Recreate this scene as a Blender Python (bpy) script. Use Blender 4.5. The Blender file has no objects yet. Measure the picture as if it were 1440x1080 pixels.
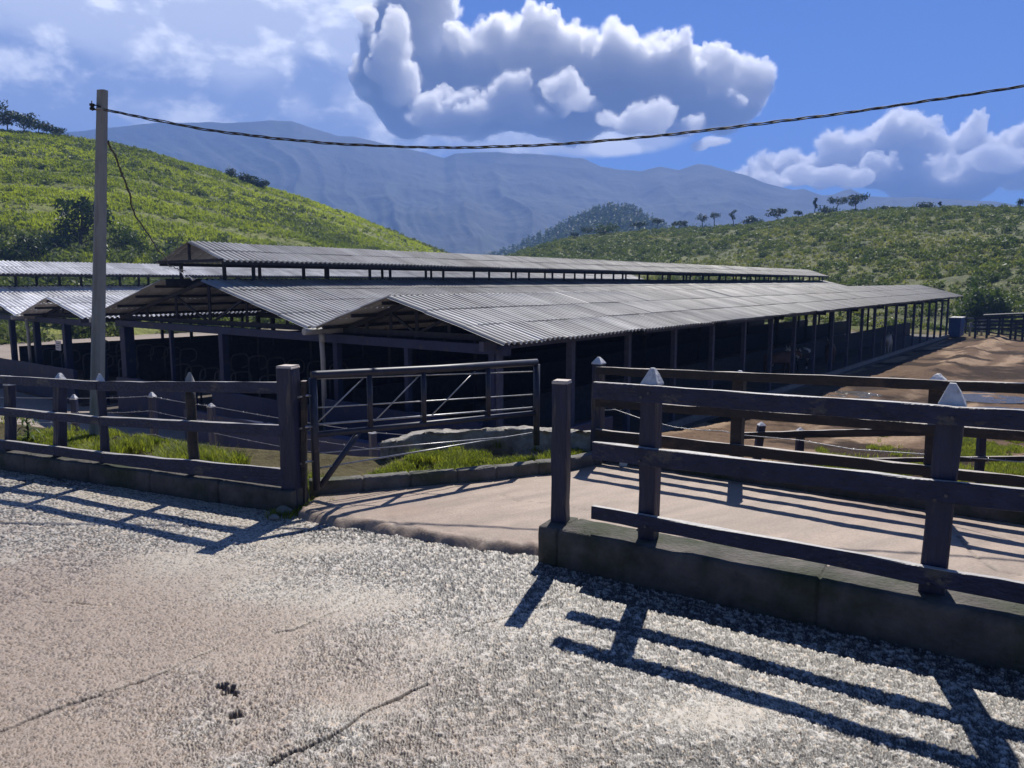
import bpy, bmesh, math, random
import numpy as np
from mathutils import Vector, Matrix
random.seed(7); RNG = np.random.default_rng(11)
R = math.radians
S = bpy.context.scene; COL = S.collection

# ------------------------------------------------------------------ camera model (1440x1080 frame, eye 1.7 m)
FPX, EYE, PITCH = 1060.0, 1.7, math.atan(140/1060)
CT, ST = math.cos(PITCH), math.sin(PITCH)
def ray(u, v):
    x, y = (u-720)/FPX, (540-v)/FPX
    return np.array([x, CT+y*ST, -ST+y*CT])
def at_y(u, v, Y):
    r = ray(u, v); return (r[0]/r[1]*Y, Y, EYE+r[2]/r[1]*Y)
def at_z(u, v, z):
    r = ray(u, v); t = (z-EYE)/r[2]; return (r[0]*t, r[1]*t, z)
def on_line(P, d, u, v):
    """point of the vertical plane through plan point P along plan direction d seen at (u, v)"""
    r = ray(u, v); k = r[0]/r[1]
    t = (k*P[1]-P[0])/(d[0]-k*d[1]); Y = P[1]+d[1]*t
    return (P[0]+d[0]*t, Y, EYE+Y/r[1]*r[2])

# ------------------------------------------------------------------ scene helpers
def tag(o, label=None, cat=None, group=None, kind=None):
    if label: o['label'] = label
    if cat: o['category'] = cat
    if group: o['group'] = group
    if kind: o['kind'] = kind
    return o
def empty(name, loc=(0,0,0), rz=0):
    o = bpy.data.objects.new(name, None); o.location = loc; o.rotation_euler = (0,0,rz)
    o.empty_display_size = .2; COL.objects.link(o); return o
def copy_tree(o, parent=None):
    c = o.copy(); COL.objects.link(c)
    if parent is not None: c.parent = parent
    for ch in list(o.children): copy_tree(ch, c)
    return c
def np_mesh(name, verts, faces, mat=None, parent=None, smooth=False, uvattr=None, col=None):
    """faces: (n,k) int array"""
    me = bpy.data.meshes.new(name); verts = np.asarray(verts, np.float32); faces = np.asarray(faces, np.int32)
    n, k = faces.shape
    me.vertices.add(len(verts)); me.vertices.foreach_set('co', verts.ravel())
    me.loops.add(n*k); me.loops.foreach_set('vertex_index', faces.ravel())
    me.polygons.add(n); me.polygons.foreach_set('loop_start', np.arange(0, n*k, k, dtype=np.int32))
    me.polygons.foreach_set('loop_total', np.full(n, k, np.int32))
    if smooth: me.polygons.foreach_set('use_smooth', np.ones(n, bool))
    me.update(calc_edges=True)
    if col is not None:
        a = me.attributes.new('col', 'FLOAT_COLOR', 'POINT'); c4 = np.ones((len(verts), 4), np.float32); c4[:, :3] = col
        a.data.foreach_set('color', c4.ravel())
    o = bpy.data.objects.new(name, me); COL.objects.link(o)
    if mat: me.materials.append(mat)
    if parent is not None: o.parent = parent
    return o
class MB:
    """collects shapes in world (or parent) coordinates and links them as ONE mesh object"""
    def __init__(s): s.v = []; s.f = []; s.sm = []
    def _add(s, vs, fs, smooth=False):
        b = len(s.v); s.v += [tuple(x) for x in vs]; s.f += [tuple(b+i for i in f) for f in fs]; s.sm += [smooth]*len(fs)
    def loft(s, rings, cap=True, smooth=False):
        n = len(rings[0]); vs = [p for r in rings for p in r]; fs = []
        for i in range(len(rings)-1):
            for j in range(n):
                a = i*n+j; b = i*n+(j+1) % n; fs.append((a, b, b+n, a+n))
        s._add(vs, fs, smooth)
        if cap:
            b = len(s.v)-len(vs)
            s.f.append(tuple(b+j for j in reversed(range(n)))); s.f.append(tuple(b+(len(rings)-1)*n+j for j in range(n))); s.sm += [False, False]
    def beam(s, p0, p1, w, h, w1=None, h1=None, up=(0,0,1), segs=1, jit=0, ch=.12, sag=0, jr=None):
        """chamfered rectangular bar p0->p1 (centre line), w across, h along up"""
        p0 = Vector(p0); p1 = Vector(p1); a = (p1-p0).normalized(); up = Vector(up)
        side = a.cross(up)
        if side.length < 1e-4: side = a.cross(Vector((0,1,0)))
        side.normalize(); up = side.cross(a).normalized(); w1 = w if w1 is None else w1; h1 = h if h1 is None else h1
        jr = jr or random
        rings = []
        for i in range(segs+1):
            t = i/segs; W = (w+(w1-w)*t)/2; Hh = (h+(h1-h)*t)/2; c = min(W, Hh)*2*ch
            o = p0.lerp(p1, t)-up*(sag*4*t*(1-t))
            if jit: o = o+side*jr.uniform(-jit, jit)+up*jr.uniform(-jit, jit)
            k = lambda: 1+(jr.uniform(-.06, .06) if jit else 0)
            ring = []
            for x, y in ((W-c,-Hh),(W,-Hh+c),(W,Hh-c),(W-c,Hh),(-W+c,Hh),(-W,Hh-c),(-W,-Hh+c),(-W+c,-Hh)):
                q = k(); ring.append(o+side*x*q+up*y*q)
            rings.append(ring)
        s.loft(rings); return s
    def tube(s, pts, r, r1=None, n=8, smooth=True, cap=True):
        pts = [Vector(p) for p in pts]; rings = []; N = len(pts)
        prev = None
        for i, p in enumerate(pts):
            a = (pts[min(i+1, N-1)]-pts[max(i-1, 0)]).normalized()
            if prev is None:
                x = a.orthogonal().normalized()
            else:
                x = (prev-a*prev.dot(a)).normalized()
            prev = x; y = a.cross(x); rr = r if r1 is None else r+(r1-r)*i/max(1, N-1)
            if isinstance(r, (list, tuple)): rr = r[i]
            rings.append([p+x*rr*math.cos(2*math.pi*j/n)+y*rr*math.sin(2*math.pi*j/n) for j in range(n)])
        s.loft(rings, cap, smooth); return s
    def prism(s, poly, z0, z1):
        n = len(poly); vs = [(x, y, z0) for x, y in poly]+[(x, y, z1) for x, y in poly]
        fs = [(i, (i+1) % n, n+(i+1) % n, n+i) for i in range(n)]+[tuple(reversed(range(n))), tuple(range(n, 2*n))]
        s._add(vs, fs); return s
    def build(s, name, mat, parent=None, origin=None):
        me = bpy.data.meshes.new(name)
        v = s.v
        if origin is not None: v = [(x-origin[0], y-origin[1], z-origin[2]) for x, y, z in v]
        elif parent is not None:
            l = Vector((0,0,0)); q = parent
            while q is not None: l = l+q.location; q = q.parent
            v = [(x-l.x, y-l.y, z-l.z) for x, y, z in v]
        me.from_pydata(v, [], s.f); me.polygons.foreach_set('use_smooth', s.sm)
        me.materials.append(mat); me.update()
        bm = bmesh.new(); bm.from_mesh(me); bmesh.ops.recalc_face_normals(bm, faces=bm.faces); bm.to_mesh(me); bm.free()
        o = bpy.data.objects.new(name, me); COL.objects.link(o)
        if parent is not None: o.parent = parent
        if origin is not None: o.location = origin
        return o

# ------------------------------------------------------------------ numpy noise
def _hash(ix, iy, seed=0):
    h = (ix.astype(np.int64)*374761393+iy.astype(np.int64)*668265263+seed*982451653) & 0xffffffff
    h = ((h ^ (h >> 13))*1274126177) & 0xffffffff; h = h ^ (h >> 16)
    return (h & 0xffffff)/float(0xffffff)
def vnoise(x, y, seed=0):
    x = np.asarray(x, float); y = np.asarray(y, float)
    ix = np.floor(x); iy = np.floor(y); fx = x-ix; fy = y-iy
    fx = fx*fx*fx*(fx*(fx*6-15)+10); fy = fy*fy*fy*(fy*(fy*6-15)+10)
    a = _hash(ix, iy, seed); b = _hash(ix+1, iy, seed); c = _hash(ix, iy+1, seed); d = _hash(ix+1, iy+1, seed)
    return (a+(b-a)*fx)+((c+(d-c)*fx)-(a+(b-a)*fx))*fy
def fbm(x, y, oct=4, seed=0, gain=.5):
    t = 0; a = 1; n = 0
    for i in range(oct):
        t = t+a*vnoise(x*2**i+13.7*i, y*2**i+7.1*i, seed+i); n += a; a *= gain
    return t/n
def ridged(x, y, oct=4, seed=0):
    t = 0; a = 1; n = 0
    for i in range(oct):
        t = t+a*(1-np.abs(2*vnoise(x*2**i+5.3*i, y*2**i+3.9*i, seed+i)-1)); n += a; a *= .5
    return t/n
def sstep(a, b, x):
    t = np.clip((x-a)/(b-a), 0, 1); return t*t*(3-2*t)

# ------------------------------------------------------------------ materials
def new_mat(name):
    m = bpy.data.materials.new(name); m.use_nodes = True; nt = m.node_tree; nt.nodes.clear()
    out = nt.nodes.new('ShaderNodeOutputMaterial'); b = nt.nodes.new('ShaderNodeBsdfPrincipled')
    nt.links.new(b.outputs[0], out.inputs[0]); return m, nt, b, out
def nd(nt, t, **kw):
    n = nt.nodes.new(t)
    for k, v in kw.items():
        if k.startswith('i_'):
            key = k[2:]; n.inputs[int(key) if key.isdigit() else key.replace('_', ' ')].default_value = v
        else: setattr(n, k, v)
    return n
def ramp(nt, stops):
    r = nt.nodes.new('ShaderNodeValToRGB'); e = r.color_ramp.elements
    while len(e) < len(stops): e.new(.5)
    for i, (p, c) in enumerate(stops):
        e[i].position = p; e[i].color = (*c, 1) if len(c) == 3 else c
    return r
def coords(nt, scale=(1,1,1), world=True, rot=0):
    if world:
        g = nd(nt, 'ShaderNodeNewGeometry'); src = g.outputs['Position']
    else:
        g = nd(nt, 'ShaderNodeTexCoord'); src = g.outputs['Object']
    m = nd(nt, 'ShaderNodeMapping'); m.inputs['Scale'].default_value = scale; m.inputs['Rotation'].default_value = (0, 0, rot); nt.links.new(src, m.inputs[0]); return m.outputs[0]
def noisy(name, c0, c1, scale=4, rough=.8, stretch=(1,1,1), bump=.0, bscale=30, c2=None, c2scale=1.2, c2lo=.55, c2hi=.75, world=True, spec=.4, detail=6, metal=0, rough2=None, top_glint=None, rot=0):
    """two colour noise mix, optional third stain colour and bump"""
    m, nt, b, out = new_mat(name); L = nt.links
    co = coords(nt, stretch, world, rot)
    n = nd(nt, 'ShaderNodeTexNoise', i_Scale=scale, i_Detail=detail, i_Roughness=.6); L.new(co, n.inputs['Vector'])
    r = ramp(nt, [(.3, c0), (.7, c1)]); L.new(n.outputs[0], r.inputs[0]); colr = r.outputs[0]
    if c2:
        n2 = nd(nt, 'ShaderNodeTexNoise', i_Scale=c2scale, i_Detail=5, i_Roughness=.65); L.new(co, n2.inputs['Vector'])
        rr = ramp(nt, [(c2lo, (0,0,0)), (c2hi, (1,1,1))]); L.new(n2.outputs[0], rr.inputs[0])
        mx = nd(nt, 'ShaderNodeMix', data_type='RGBA'); L.new(rr.outputs[0], mx.inputs[0]); L.new(colr, mx.inputs[6]); mx.inputs[7].default_value = (*c2, 1); colr = mx.outputs[2]
    L.new(colr, b.inputs['Base Color']); b.inputs['Roughness'].default_value = rough; b.inputs['Specular IOR Level'].default_value = spec; b.inputs['Metallic'].default_value = metal
    if top_glint:  # pale tone on upward faces puts the sun glint of top edges into colour
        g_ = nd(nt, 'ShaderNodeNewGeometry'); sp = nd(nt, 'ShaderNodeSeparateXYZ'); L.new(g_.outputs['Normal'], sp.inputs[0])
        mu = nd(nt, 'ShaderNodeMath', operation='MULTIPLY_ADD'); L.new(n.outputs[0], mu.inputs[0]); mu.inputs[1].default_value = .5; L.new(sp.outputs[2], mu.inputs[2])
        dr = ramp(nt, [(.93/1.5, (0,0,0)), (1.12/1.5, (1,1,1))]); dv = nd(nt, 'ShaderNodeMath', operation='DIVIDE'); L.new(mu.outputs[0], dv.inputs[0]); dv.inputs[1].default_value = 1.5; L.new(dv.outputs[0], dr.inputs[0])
        md = nd(nt, 'ShaderNodeMix', data_type='RGBA'); L.new(dr.outputs[0], md.inputs[0]); L.new(colr, md.inputs[6]); md.inputs[7].default_value = (*top_glint, 1); L.new(md.outputs[2], b.inputs['Base Color'])
    if rough2 is not None:
        mr = nd(nt, 'ShaderNodeMapRange', i_3=rough, i_4=rough2); L.new(n.outputs[0], mr.inputs[0]); L.new(mr.outputs[0], b.inputs['Roughness'])
    if bump:
        nb = nd(nt, 'ShaderNodeTexNoise', i_Scale=bscale, i_Detail=4); L.new(co, nb.inputs['Vector'])
        bp = nd(nt, 'ShaderNodeBump', i_Strength=bump, i_Distance=.02); L.new(nb.outputs[0], bp.inputs['Height']); L.new(bp.outputs[0], b.inputs['Normal'])
    return m
def leafy(name, c0, c1, trans=.35, tc=None, vscale=.5, rough=.55):
    """foliage: colour varies in world space, part of the light passes through"""
    m, nt, b, out = new_mat(name); L = nt.links
    co = coords(nt); n = nd(nt, 'ShaderNodeTexNoise', i_Scale=vscale, i_Detail=5, i_Roughness=.7); L.new(co, n.inputs['Vector'])
    r = ramp(nt, [(.33, c0), (.67, c1)]); L.new(n.outputs[0], r.inputs[0])
    L.new(r.outputs[0], b.inputs['Base Color']); b.inputs['Roughness'].default_value = rough; b.inputs['Specular IOR Level'].default_value = .3
    t = nd(nt, 'ShaderNodeBsdfTranslucent')
    mul = nd(nt, 'ShaderNodeMix', data_type='RGBA', blend_type='MULTIPLY'); mul.inputs[0].default_value = 1
    L.new(r.outputs[0], mul.inputs[6]); mul.inputs[7].default_value = (*(tc or (1.5, 1.6, .7)), 1); L.new(mul.outputs[2], t.inputs[0])
    mx = nd(nt, 'ShaderNodeMixShader'); mx.inputs[0].default_value = trans; L.new(b.outputs[0], mx.inputs[1]); L.new(t.outputs[0], mx.inputs[2]); L.new(mx.outputs[0], out.inputs[0])
    return m
M = {}
M['navy_wood'] = noisy('navy_wood', (.008,.011,.036), (.024,.030,.078), 16, .5, (1,1,.12), .7, 60, (.085,.08,.078), 9, .58, .66, spec=.5, top_glint=(.42,.4,.38))
M['navy_plank'] = noisy('navy_plank', (.008,.011,.036), (.024,.030,.078), 16, .5, (.1,1,1), .7, 60, (.085,.08,.078), 9, .58, .66, spec=.5, top_glint=(.42,.4,.38), rot=R(29))
M['brown_wood'] = noisy('brown_wood', (.011,.011,.016), (.036,.030,.028), 12, .55, (.14,1,1), .5, 60, (.10,.066,.045), 3.5, .55, .7, spec=.5, top_glint=(.36,.31,.27), rot=R(35))
M['white_cap'] = noisy('white_cap', (.55,.55,.56), (.8,.8,.8), 14, .6, bump=.4, bscale=50, c2=(.25,.23,.22), c2scale=9, c2lo=.55, c2hi=.72)
M['bare_cap'] = noisy('bare_cap', (.5,.42,.36), (.68,.6,.52), 25, .7, bump=.4, bscale=60)
M['pole_concrete'] = noisy('pole_concrete', (.26,.26,.25), (.36,.36,.345), 6, .8, (1,1,.3), .3, 60, (.16,.16,.16), 3, .55, .75)
M['curb_concrete'] = noisy('curb_concrete', (.055,.05,.044), (.15,.135,.12), 5, .85, bump=.8, bscale=40, c2=(.035,.045,.02), c2scale=1.6, c2lo=.45, c2hi=.62)
M['stone'] = noisy('stone', (.09,.085,.078), (.2,.185,.165), 6, .85, bump=.8, bscale=35, c2=(.08,.085,.05), c2scale=2.2, c2lo=.5, c2hi=.65)
M['rubble'] = noisy('rubble', (.16,.15,.135), (.42,.39,.34), 7, .9, bump=1, bscale=25)
M['lane_concrete'] = noisy('lane_concrete', (.36,.29,.24), (.5,.42,.36), 3, .75, (1,1,1), .9, 55, (.24,.17,.125), 1.6, .5, .7, spec=.5)
M['roof'] = None
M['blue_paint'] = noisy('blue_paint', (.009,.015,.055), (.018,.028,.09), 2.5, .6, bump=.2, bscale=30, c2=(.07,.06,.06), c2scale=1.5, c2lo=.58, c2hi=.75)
M['bright_blue'] = noisy('bright_blue', (.015,.06,.22), (.03,.09,.3), 3, .55)
M['column_paint'] = noisy('column_paint', (.035,.042,.085), (.07,.078,.13), 5, .6, c2=(.1,.085,.075), c2scale=3, c2lo=.6, c2hi=.75)
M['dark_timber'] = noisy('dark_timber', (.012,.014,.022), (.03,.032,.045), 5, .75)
M['pipe_steel'] = noisy('pipe_steel', (.07,.07,.075), (.13,.125,.125), 20, .5, metal=.3, c2=(.2,.1,.06), c2scale=8, c2lo=.58, c2hi=.7)
M['gate_paint'] = noisy('gate_paint', (.015,.019,.038), (.034,.038,.062), 12, .5, spec=.6, c2=(.15,.11,.09), c2scale=6, c2lo=.6, c2hi=.72)
M['wire'] = noisy('wire', (.3,.3,.31), (.5,.5,.5), 30, .4, metal=.7)
M['black_rubber'] = noisy('black_rubber', (.012,.011,.012), (.028,.026,.026), 20, .62)
M['pvc_grey'] = noisy('pvc_grey', (.3,.3,.3), (.42,.41,.39), 6, .6, c2=(.18,.15,.12), c2scale=3)
M['pvc_white'] = noisy('pvc_white', (.7,.66,.58), (.8,.77,.7), 8, .5)
M['sign_white'] = noisy('sign_white', (.5,.5,.52), (.6,.6,.62), 6, .5)
M['ink'] = noisy('ink', (.05,.05,.06), (.08,.08,.09), 6, .6)
M['barn_floor'] = noisy('barn_floor', (.06,.05,.042), (.12,.1,.085), 1.2, .8, bump=.5, bscale=12)
M['feed_kerb'] = noisy('feed_kerb', (.2,.17,.15), (.3,.26,.23), 2, .85)
M['yard_paving'] = noisy('yard_paving', (.3,.25,.21), (.42,.36,.31), 1.1, .85, bump=.5, bscale=20)
M['cow_brown'] = noisy('cow_brown', (.10,.05,.03), (.15,.08,.05), 3, .7)
M['cow_pale'] = noisy('cow_pale', (.42,.34,.26), (.52,.44,.34), 3, .7)
M['cow_black'] = noisy('cow_black', (.02,.018,.016), (.035,.03,.028), 3, .7, c2=(.6,.57,.52), c2scale=1.3, c2lo=.52, c2hi=.56)
M['bark'] = noisy('bark', (.05,.04,.032), (.1,.085,.07), 6, .9)
M['dark_leaf'] = leafy('dark_leaf', (.018,.034,.010), (.04,.065,.016), .25, vscale=.6)
M['mid_leaf'] = leafy('mid_leaf', (.035,.06,.014), (.085,.12,.03), .3, vscale=.45)
M['hill_shrub'] = leafy('hill_shrub', (.045,.08,.018), (.2,.235,.06), .28, vscale=.16)
M['lower_shrub'] = leafy('lower_shrub', (.06,.085,.03), (.19,.225,.08), .3, vscale=.2)
M['hill_grass'] = leafy('hill_grass', (.13,.17,.034), (.44,.48,.07), .42, (1.4,1.5,.45), vscale=.032)
M['dry_grass'] = leafy('dry_grass', (.13,.165,.035), (.31,.32,.095), .35, (1.3,1.3,.6), vscale=.12)
M['verge_grass'] = leafy('verge_grass', (.09,.13,.025), (.26,.28,.07), .5, (1.6,1.6,.6), vscale=5)
M['weed'] = leafy('weed', (.05,.09,.02), (.09,.14,.04), .35, vscale=5)
def ground_mat(name, cols, scales, rough=.9, bumps=((3,.5,.06),(25,.5,.02))):
    m, nt, b, out = new_mat(name); L = nt.links; co = coords(nt)
    n = nd(nt, 'ShaderNodeTexNoise', i_Scale=scales[0], i_Detail=8, i_Roughness=.65); L.new(co, n.inputs['Vector'])
    r = ramp(nt, [(.3+.4*i/(len(cols)-1), c) for i, c in enumerate(cols)]); L.new(n.outputs[0], r.inputs[0])
    n2 = nd(nt, 'ShaderNodeTexNoise', i_Scale=scales[1], i_Detail=6, i_Roughness=.7); L.new(co, n2.inputs['Vector'])
    mr = nd(nt, 'ShaderNodeMapRange', i_1=.3, i_2=.7, i_3=.55, i_4=1.35); L.new(n2.outputs[0], mr.inputs[0])
    mx = nd(nt, 'ShaderNodeVectorMath', operation='SCALE'); L.new(r.outputs[0], mx.inputs[0]); L.new(mr.outputs[0], mx.inputs['Scale']); L.new(mx.outputs[0], b.inputs['Base Color'])
    b.inputs['Roughness'].default_value = rough; prev = None
    for sc, st, ds in bumps:
        nb = nd(nt, 'ShaderNodeTexNoise', i_Scale=sc, i_Detail=6, i_Roughness=.65); L.new(co, nb.inputs['Vector'])
        bp = nd(nt, 'ShaderNodeBump', i_Strength=st, i_Distance=ds); L.new(nb.outputs[0], bp.inputs['Height'])
        if prev: L.new(prev.outputs[0], bp.inputs['Normal'])
        prev = bp
    if prev: L.new(prev.outputs[0], b.inputs['Normal'])
    return m
M['left_hill'] = ground_mat('left_hill', [(.10,.12,.03), (.21,.24,.05), (.34,.36,.07)], (.045,.5), bumps=((.8,1,.9),(4,1,.3)))
M['right_hill'] = ground_mat('right_hill', [(.07,.09,.022), (.16,.18,.045), (.26,.26,.08)], (.06,.6), bumps=((.8,1,.9),(4,1,.3)))
M['plantation'] = ground_mat('plantation', [(.03,.05,.02), (.06,.085,.03)], (.02,.2), bumps=((.2,1,3),))
M['mountain'] = ground_mat('mountain', [(.008,.016,.008), (.02,.032,.014), (.048,.062,.026)], (.012,.07), bumps=((.03,.6,6),(.15,.7,3)))

def attr_mat(name, rough, spec, fine, fs, fd):
    m, nt, b, out = new_mat(name); L = nt.links
    a = nd(nt, 'ShaderNodeAttribute', attribute_name='col'); co = coords(nt)
    n = nd(nt, 'ShaderNodeTexNoise', i_Scale=fine, i_Detail=5, i_Roughness=.7); L.new(co, n.inputs['Vector'])
    mr = nd(nt, 'ShaderNodeMapRange', i_1=.3, i_2=.7, i_3=.72, i_4=1.25); L.new(n.outputs[0], mr.inputs[0])
    mx = nd(nt, 'ShaderNodeVectorMath', operation='SCALE'); L.new(a.outputs['Color'], mx.inputs[0]); L.new(mr.outputs[0], mx.inputs['Scale']); L.new(mx.outputs[0], b.inputs['Base Color'])
    b.inputs['Roughness'].default_value = rough; b.inputs['Specular IOR Level'].default_value = spec
    bp = nd(nt, 'ShaderNodeBump', i_Strength=fs, i_Distance=fd); L.new(n.outputs[0], bp.inputs['Height']); L.new(bp.outputs[0], b.inputs['Normal'])
    return m
M['gravel'] = attr_mat('gravel', .5, .5, 180, .5, .004)
M['mud'] = attr_mat('mud', .95, .08, 9, .9, .05)
M['lane'] = attr_mat('lane', .62, .45, 60, .7, .006)

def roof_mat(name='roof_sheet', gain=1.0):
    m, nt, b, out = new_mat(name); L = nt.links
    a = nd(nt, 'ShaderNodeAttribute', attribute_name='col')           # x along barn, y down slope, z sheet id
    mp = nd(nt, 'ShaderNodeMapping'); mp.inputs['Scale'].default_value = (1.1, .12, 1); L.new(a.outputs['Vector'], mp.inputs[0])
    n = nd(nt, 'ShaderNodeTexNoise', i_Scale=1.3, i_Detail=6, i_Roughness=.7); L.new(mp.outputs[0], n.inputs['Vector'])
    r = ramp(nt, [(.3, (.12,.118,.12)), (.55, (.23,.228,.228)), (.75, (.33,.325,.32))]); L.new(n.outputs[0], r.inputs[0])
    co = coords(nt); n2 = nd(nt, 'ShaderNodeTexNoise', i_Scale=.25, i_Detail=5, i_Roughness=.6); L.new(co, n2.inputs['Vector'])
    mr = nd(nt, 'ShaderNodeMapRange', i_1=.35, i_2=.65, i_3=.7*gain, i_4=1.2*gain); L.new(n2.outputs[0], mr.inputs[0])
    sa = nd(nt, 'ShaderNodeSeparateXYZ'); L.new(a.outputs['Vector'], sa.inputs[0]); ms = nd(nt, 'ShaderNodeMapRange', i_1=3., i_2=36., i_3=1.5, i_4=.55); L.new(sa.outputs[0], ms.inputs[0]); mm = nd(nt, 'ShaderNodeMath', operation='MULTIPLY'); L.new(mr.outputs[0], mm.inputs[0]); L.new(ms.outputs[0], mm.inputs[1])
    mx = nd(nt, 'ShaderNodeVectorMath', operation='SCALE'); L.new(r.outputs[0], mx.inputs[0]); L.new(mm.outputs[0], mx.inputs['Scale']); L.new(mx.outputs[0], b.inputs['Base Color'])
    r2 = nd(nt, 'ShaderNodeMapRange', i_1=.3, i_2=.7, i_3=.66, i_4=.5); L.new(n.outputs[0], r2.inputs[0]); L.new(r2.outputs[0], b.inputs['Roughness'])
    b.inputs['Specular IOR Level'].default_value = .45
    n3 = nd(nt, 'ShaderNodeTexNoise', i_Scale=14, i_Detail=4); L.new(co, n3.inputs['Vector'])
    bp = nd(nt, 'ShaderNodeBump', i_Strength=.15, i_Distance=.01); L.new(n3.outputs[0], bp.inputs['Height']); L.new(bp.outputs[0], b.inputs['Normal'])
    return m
M['roof'] = roof_mat(); M['sheen_roof'] = roof_mat('sheen_roof_sheet', 2.4)  # left barn's copy is paler: sun sheen put into its base colour
def water_mat():
    m, nt, b, out = new_mat('water'); b.inputs['Base Color'].default_value = (.06,.05,.042,1); b.inputs['Roughness'].default_value = .2; b.inputs['Specular IOR Level'].default_value = .9
    co = coords(nt); n = nd(nt, 'ShaderNodeTexNoise', i_Scale=7, i_Detail=3); nt.links.new(co, n.inputs['Vector'])
    bp = nd(nt, 'ShaderNodeBump', i_Strength=.9, i_Distance=.05); nt.links.new(n.outputs[0], bp.inputs['Height']); nt.links.new(bp.outputs[0], b.inputs['Normal']); return m
M['water'] = water_mat()

# ------------------------------------------------------------------ barn frame (s along the barn, w leftwards across the gables)
BA = R(38); BD = np.array([math.sin(BA), math.cos(BA)]); BG = np.array([BD[1], -BD[0]])
BC = np.array(at_z(728, 482, .3)[:2]); BLEN = 73.0; FLOOR = -3.4
def B(s, w, z): return (BC[0]+BD[0]*s-BG[0]*w, BC[1]+BD[1]*s-BG[1]*w, z)
def to_barn(x, y):
    dx = x-BC[0]; dy = y-BC[1]; return dx*BD[0]+dy*BD[1], -(dx*BG[0]+dy*BG[1])

# ------------------------------------------------------------------ terrain
PUDDLES = []
def T(x, y):
    x = np.asarray(x, float); y = np.asarray(y, float)
    yb = np.interp(x, [-30,-10,-4,-1.5,1,3.7,6.2,9,40], [21,11,8.1,7.35,7.2,5.5,3.75,1.8,-20])
    t = y-yb
    zl = np.interp(t, [-.3,0,1,3,5,9,14,400], [-.05,.0,-.28,-.95,-1.9,-3.15,-3.35,-3.5])
    zr = np.interp(t, [-.3,0,2,4.5,7,12,18,26,36,400], [-.06,-.12,-.5,-.85,-1.15,-1.9,-2.75,-3.25,-3.4,-3.5])
    k = sstep(0, 5, x); z = zl*(1-k)+zr*k
    s, w = to_barn(x, y)
    inb = sstep(-2.5, -.2, s)*sstep(BLEN+3, BLEN+.3, s)*sstep(-1.2, -.3, w)*sstep(48, 46, w)
    z = z*(1-inb)+(FLOOR-.12)*inb
    # earth berm pushed up along the barn
    wob = .5*(fbm(s*.15, 0*s, 3, 5)-.5)
    bm = np.exp(-((w+3.6+wob*3)/.8)**2)*sstep(22, 30, s)*sstep(78, 70, s)
    z = z+bm*(.14+.2*ridged(s*.6, w*1.1, 4, 9)+.16*(fbm(s*2.2, w*2.6, 3, 10)-.5))
    yard = sstep(.5, 3, t)*(1-inb)
    rough = np.clip(yard, 0, 1)*sstep(-2, 3, x)
    z = z+rough*(.14*(fbm(x*.7, y*.7, 4, 3)-.5)+.06*(ridged(s*.35, w*2.2, 3, 8)-.6)+.11*(ridged(x*2.1, y*2.1, 3, 18)-.55)*sstep(.35, .6, fbm(x*.25, y*.25, 3, 19))+.07*(fbm(x*3.3, y*3.3, 3, 20)-.5))
    for px, py, pz, pr in PUDDLES:
        d = np.hypot(x-px, y-py)/pr; k_ = 1-sstep(.9, 1.7, d); z = np.where(d < 1.7, z*(1-k_)+k_*(pz+.13*(fbm(x*1.6, y*2.4, 4, 27)-.53)), z)
    return z
def hit(u, v, dmax=200):
    """first point of the terrain seen at (u, v)"""
    r = ray(u, v); tt = np.arange(2, dmax, .05); P = r[None, :]*tt[:, None]; z = EYE+P[:, 2]-T(P[:, 0], P[:, 1])
    i = int(np.argmax(z < 0)) if (z < 0).any() else len(tt)-1
    return (P[i, 0], P[i, 1], float(T(P[i, 0], P[i, 1])))
for u, v, pr in ((1392,560,1.2), (1374,547,1.0), (1412,578,1.0), (1200,554,1.0), (1235,566,.8), (1180,582,.5)):
    p = hit(u, v); PUDDLES.append((p[0], p[1], p[2]-.03, pr))

def fan_grid(az0, az1, na, radii):
    az = np.linspace(az0, az1, na) if np.isscalar(az0) else np.asarray(az0); na = len(az); A, RR = np.meshgrid(az, radii); X = np.sin(A)*RR; Y = np.cos(A)*RR
    nr = len(radii); idx = np.arange(nr*na).reshape(nr, na)
    F = np.stack([idx[:-1,:-1], idx[:-1,1:], idx[1:,1:], idx[1:,:-1]], -1).reshape(-1, 4)[:, ::-1]
    return X.ravel(), Y.ravel(), F
# yard and surrounding ground: fine towards the camera, coarse far off
rad = np.concatenate([np.arange(3, 30, .09), np.geomspace(30, 125, 400), np.geomspace(128, 330, 30)])
X, Y, F = fan_grid(R(-75), R(75), 900, rad)
Z = T(X, Y); s_, w_ = to_barn(X, Y)
c_mud = np.stack([.16+0*X, .105+0*X, .068+0*X], -1); c_wet = np.array([.05, .034, .024]); c_dry = np.array([.36, .255, .17]); c_pave = np.array([.36, .305, .26]); c_grs = np.array([.11, .13, .04])
n1 = fbm(X*.35, Y*.35, 5, 21)[:, None]; n2 = fbm(s_*.12, w_*.9, 4, 31)[:, None]
colr = c_mud*(1-sstep(.52, .7, n2))+c_dry*sstep(.52, .7, n2)
colr = colr*(1-sstep(.5, .66, n1))+c_wet*sstep(.5, .66, n1)
left = (1-sstep(0, 4, X))[:, None]; colr = colr*(1-left)+c_pave*left*(.8+.4*n1)
yb_ = np.interp(X, [-30,-10,-4,-1.5,1,3.7], [21,11,8.1,7.35,7.2,5.5]); soil = (sstep(1.4, .5, Y-yb_+.8*(n1[:, 0]-.5))*(X < 2))[:, None]; colr = colr*(1-soil)+np.array([.10, .085, .045])*soil
far = sstep(80, 105, np.hypot(X, Y))[:, None]; colr = colr*(1-far)+c_grs*far
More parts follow.
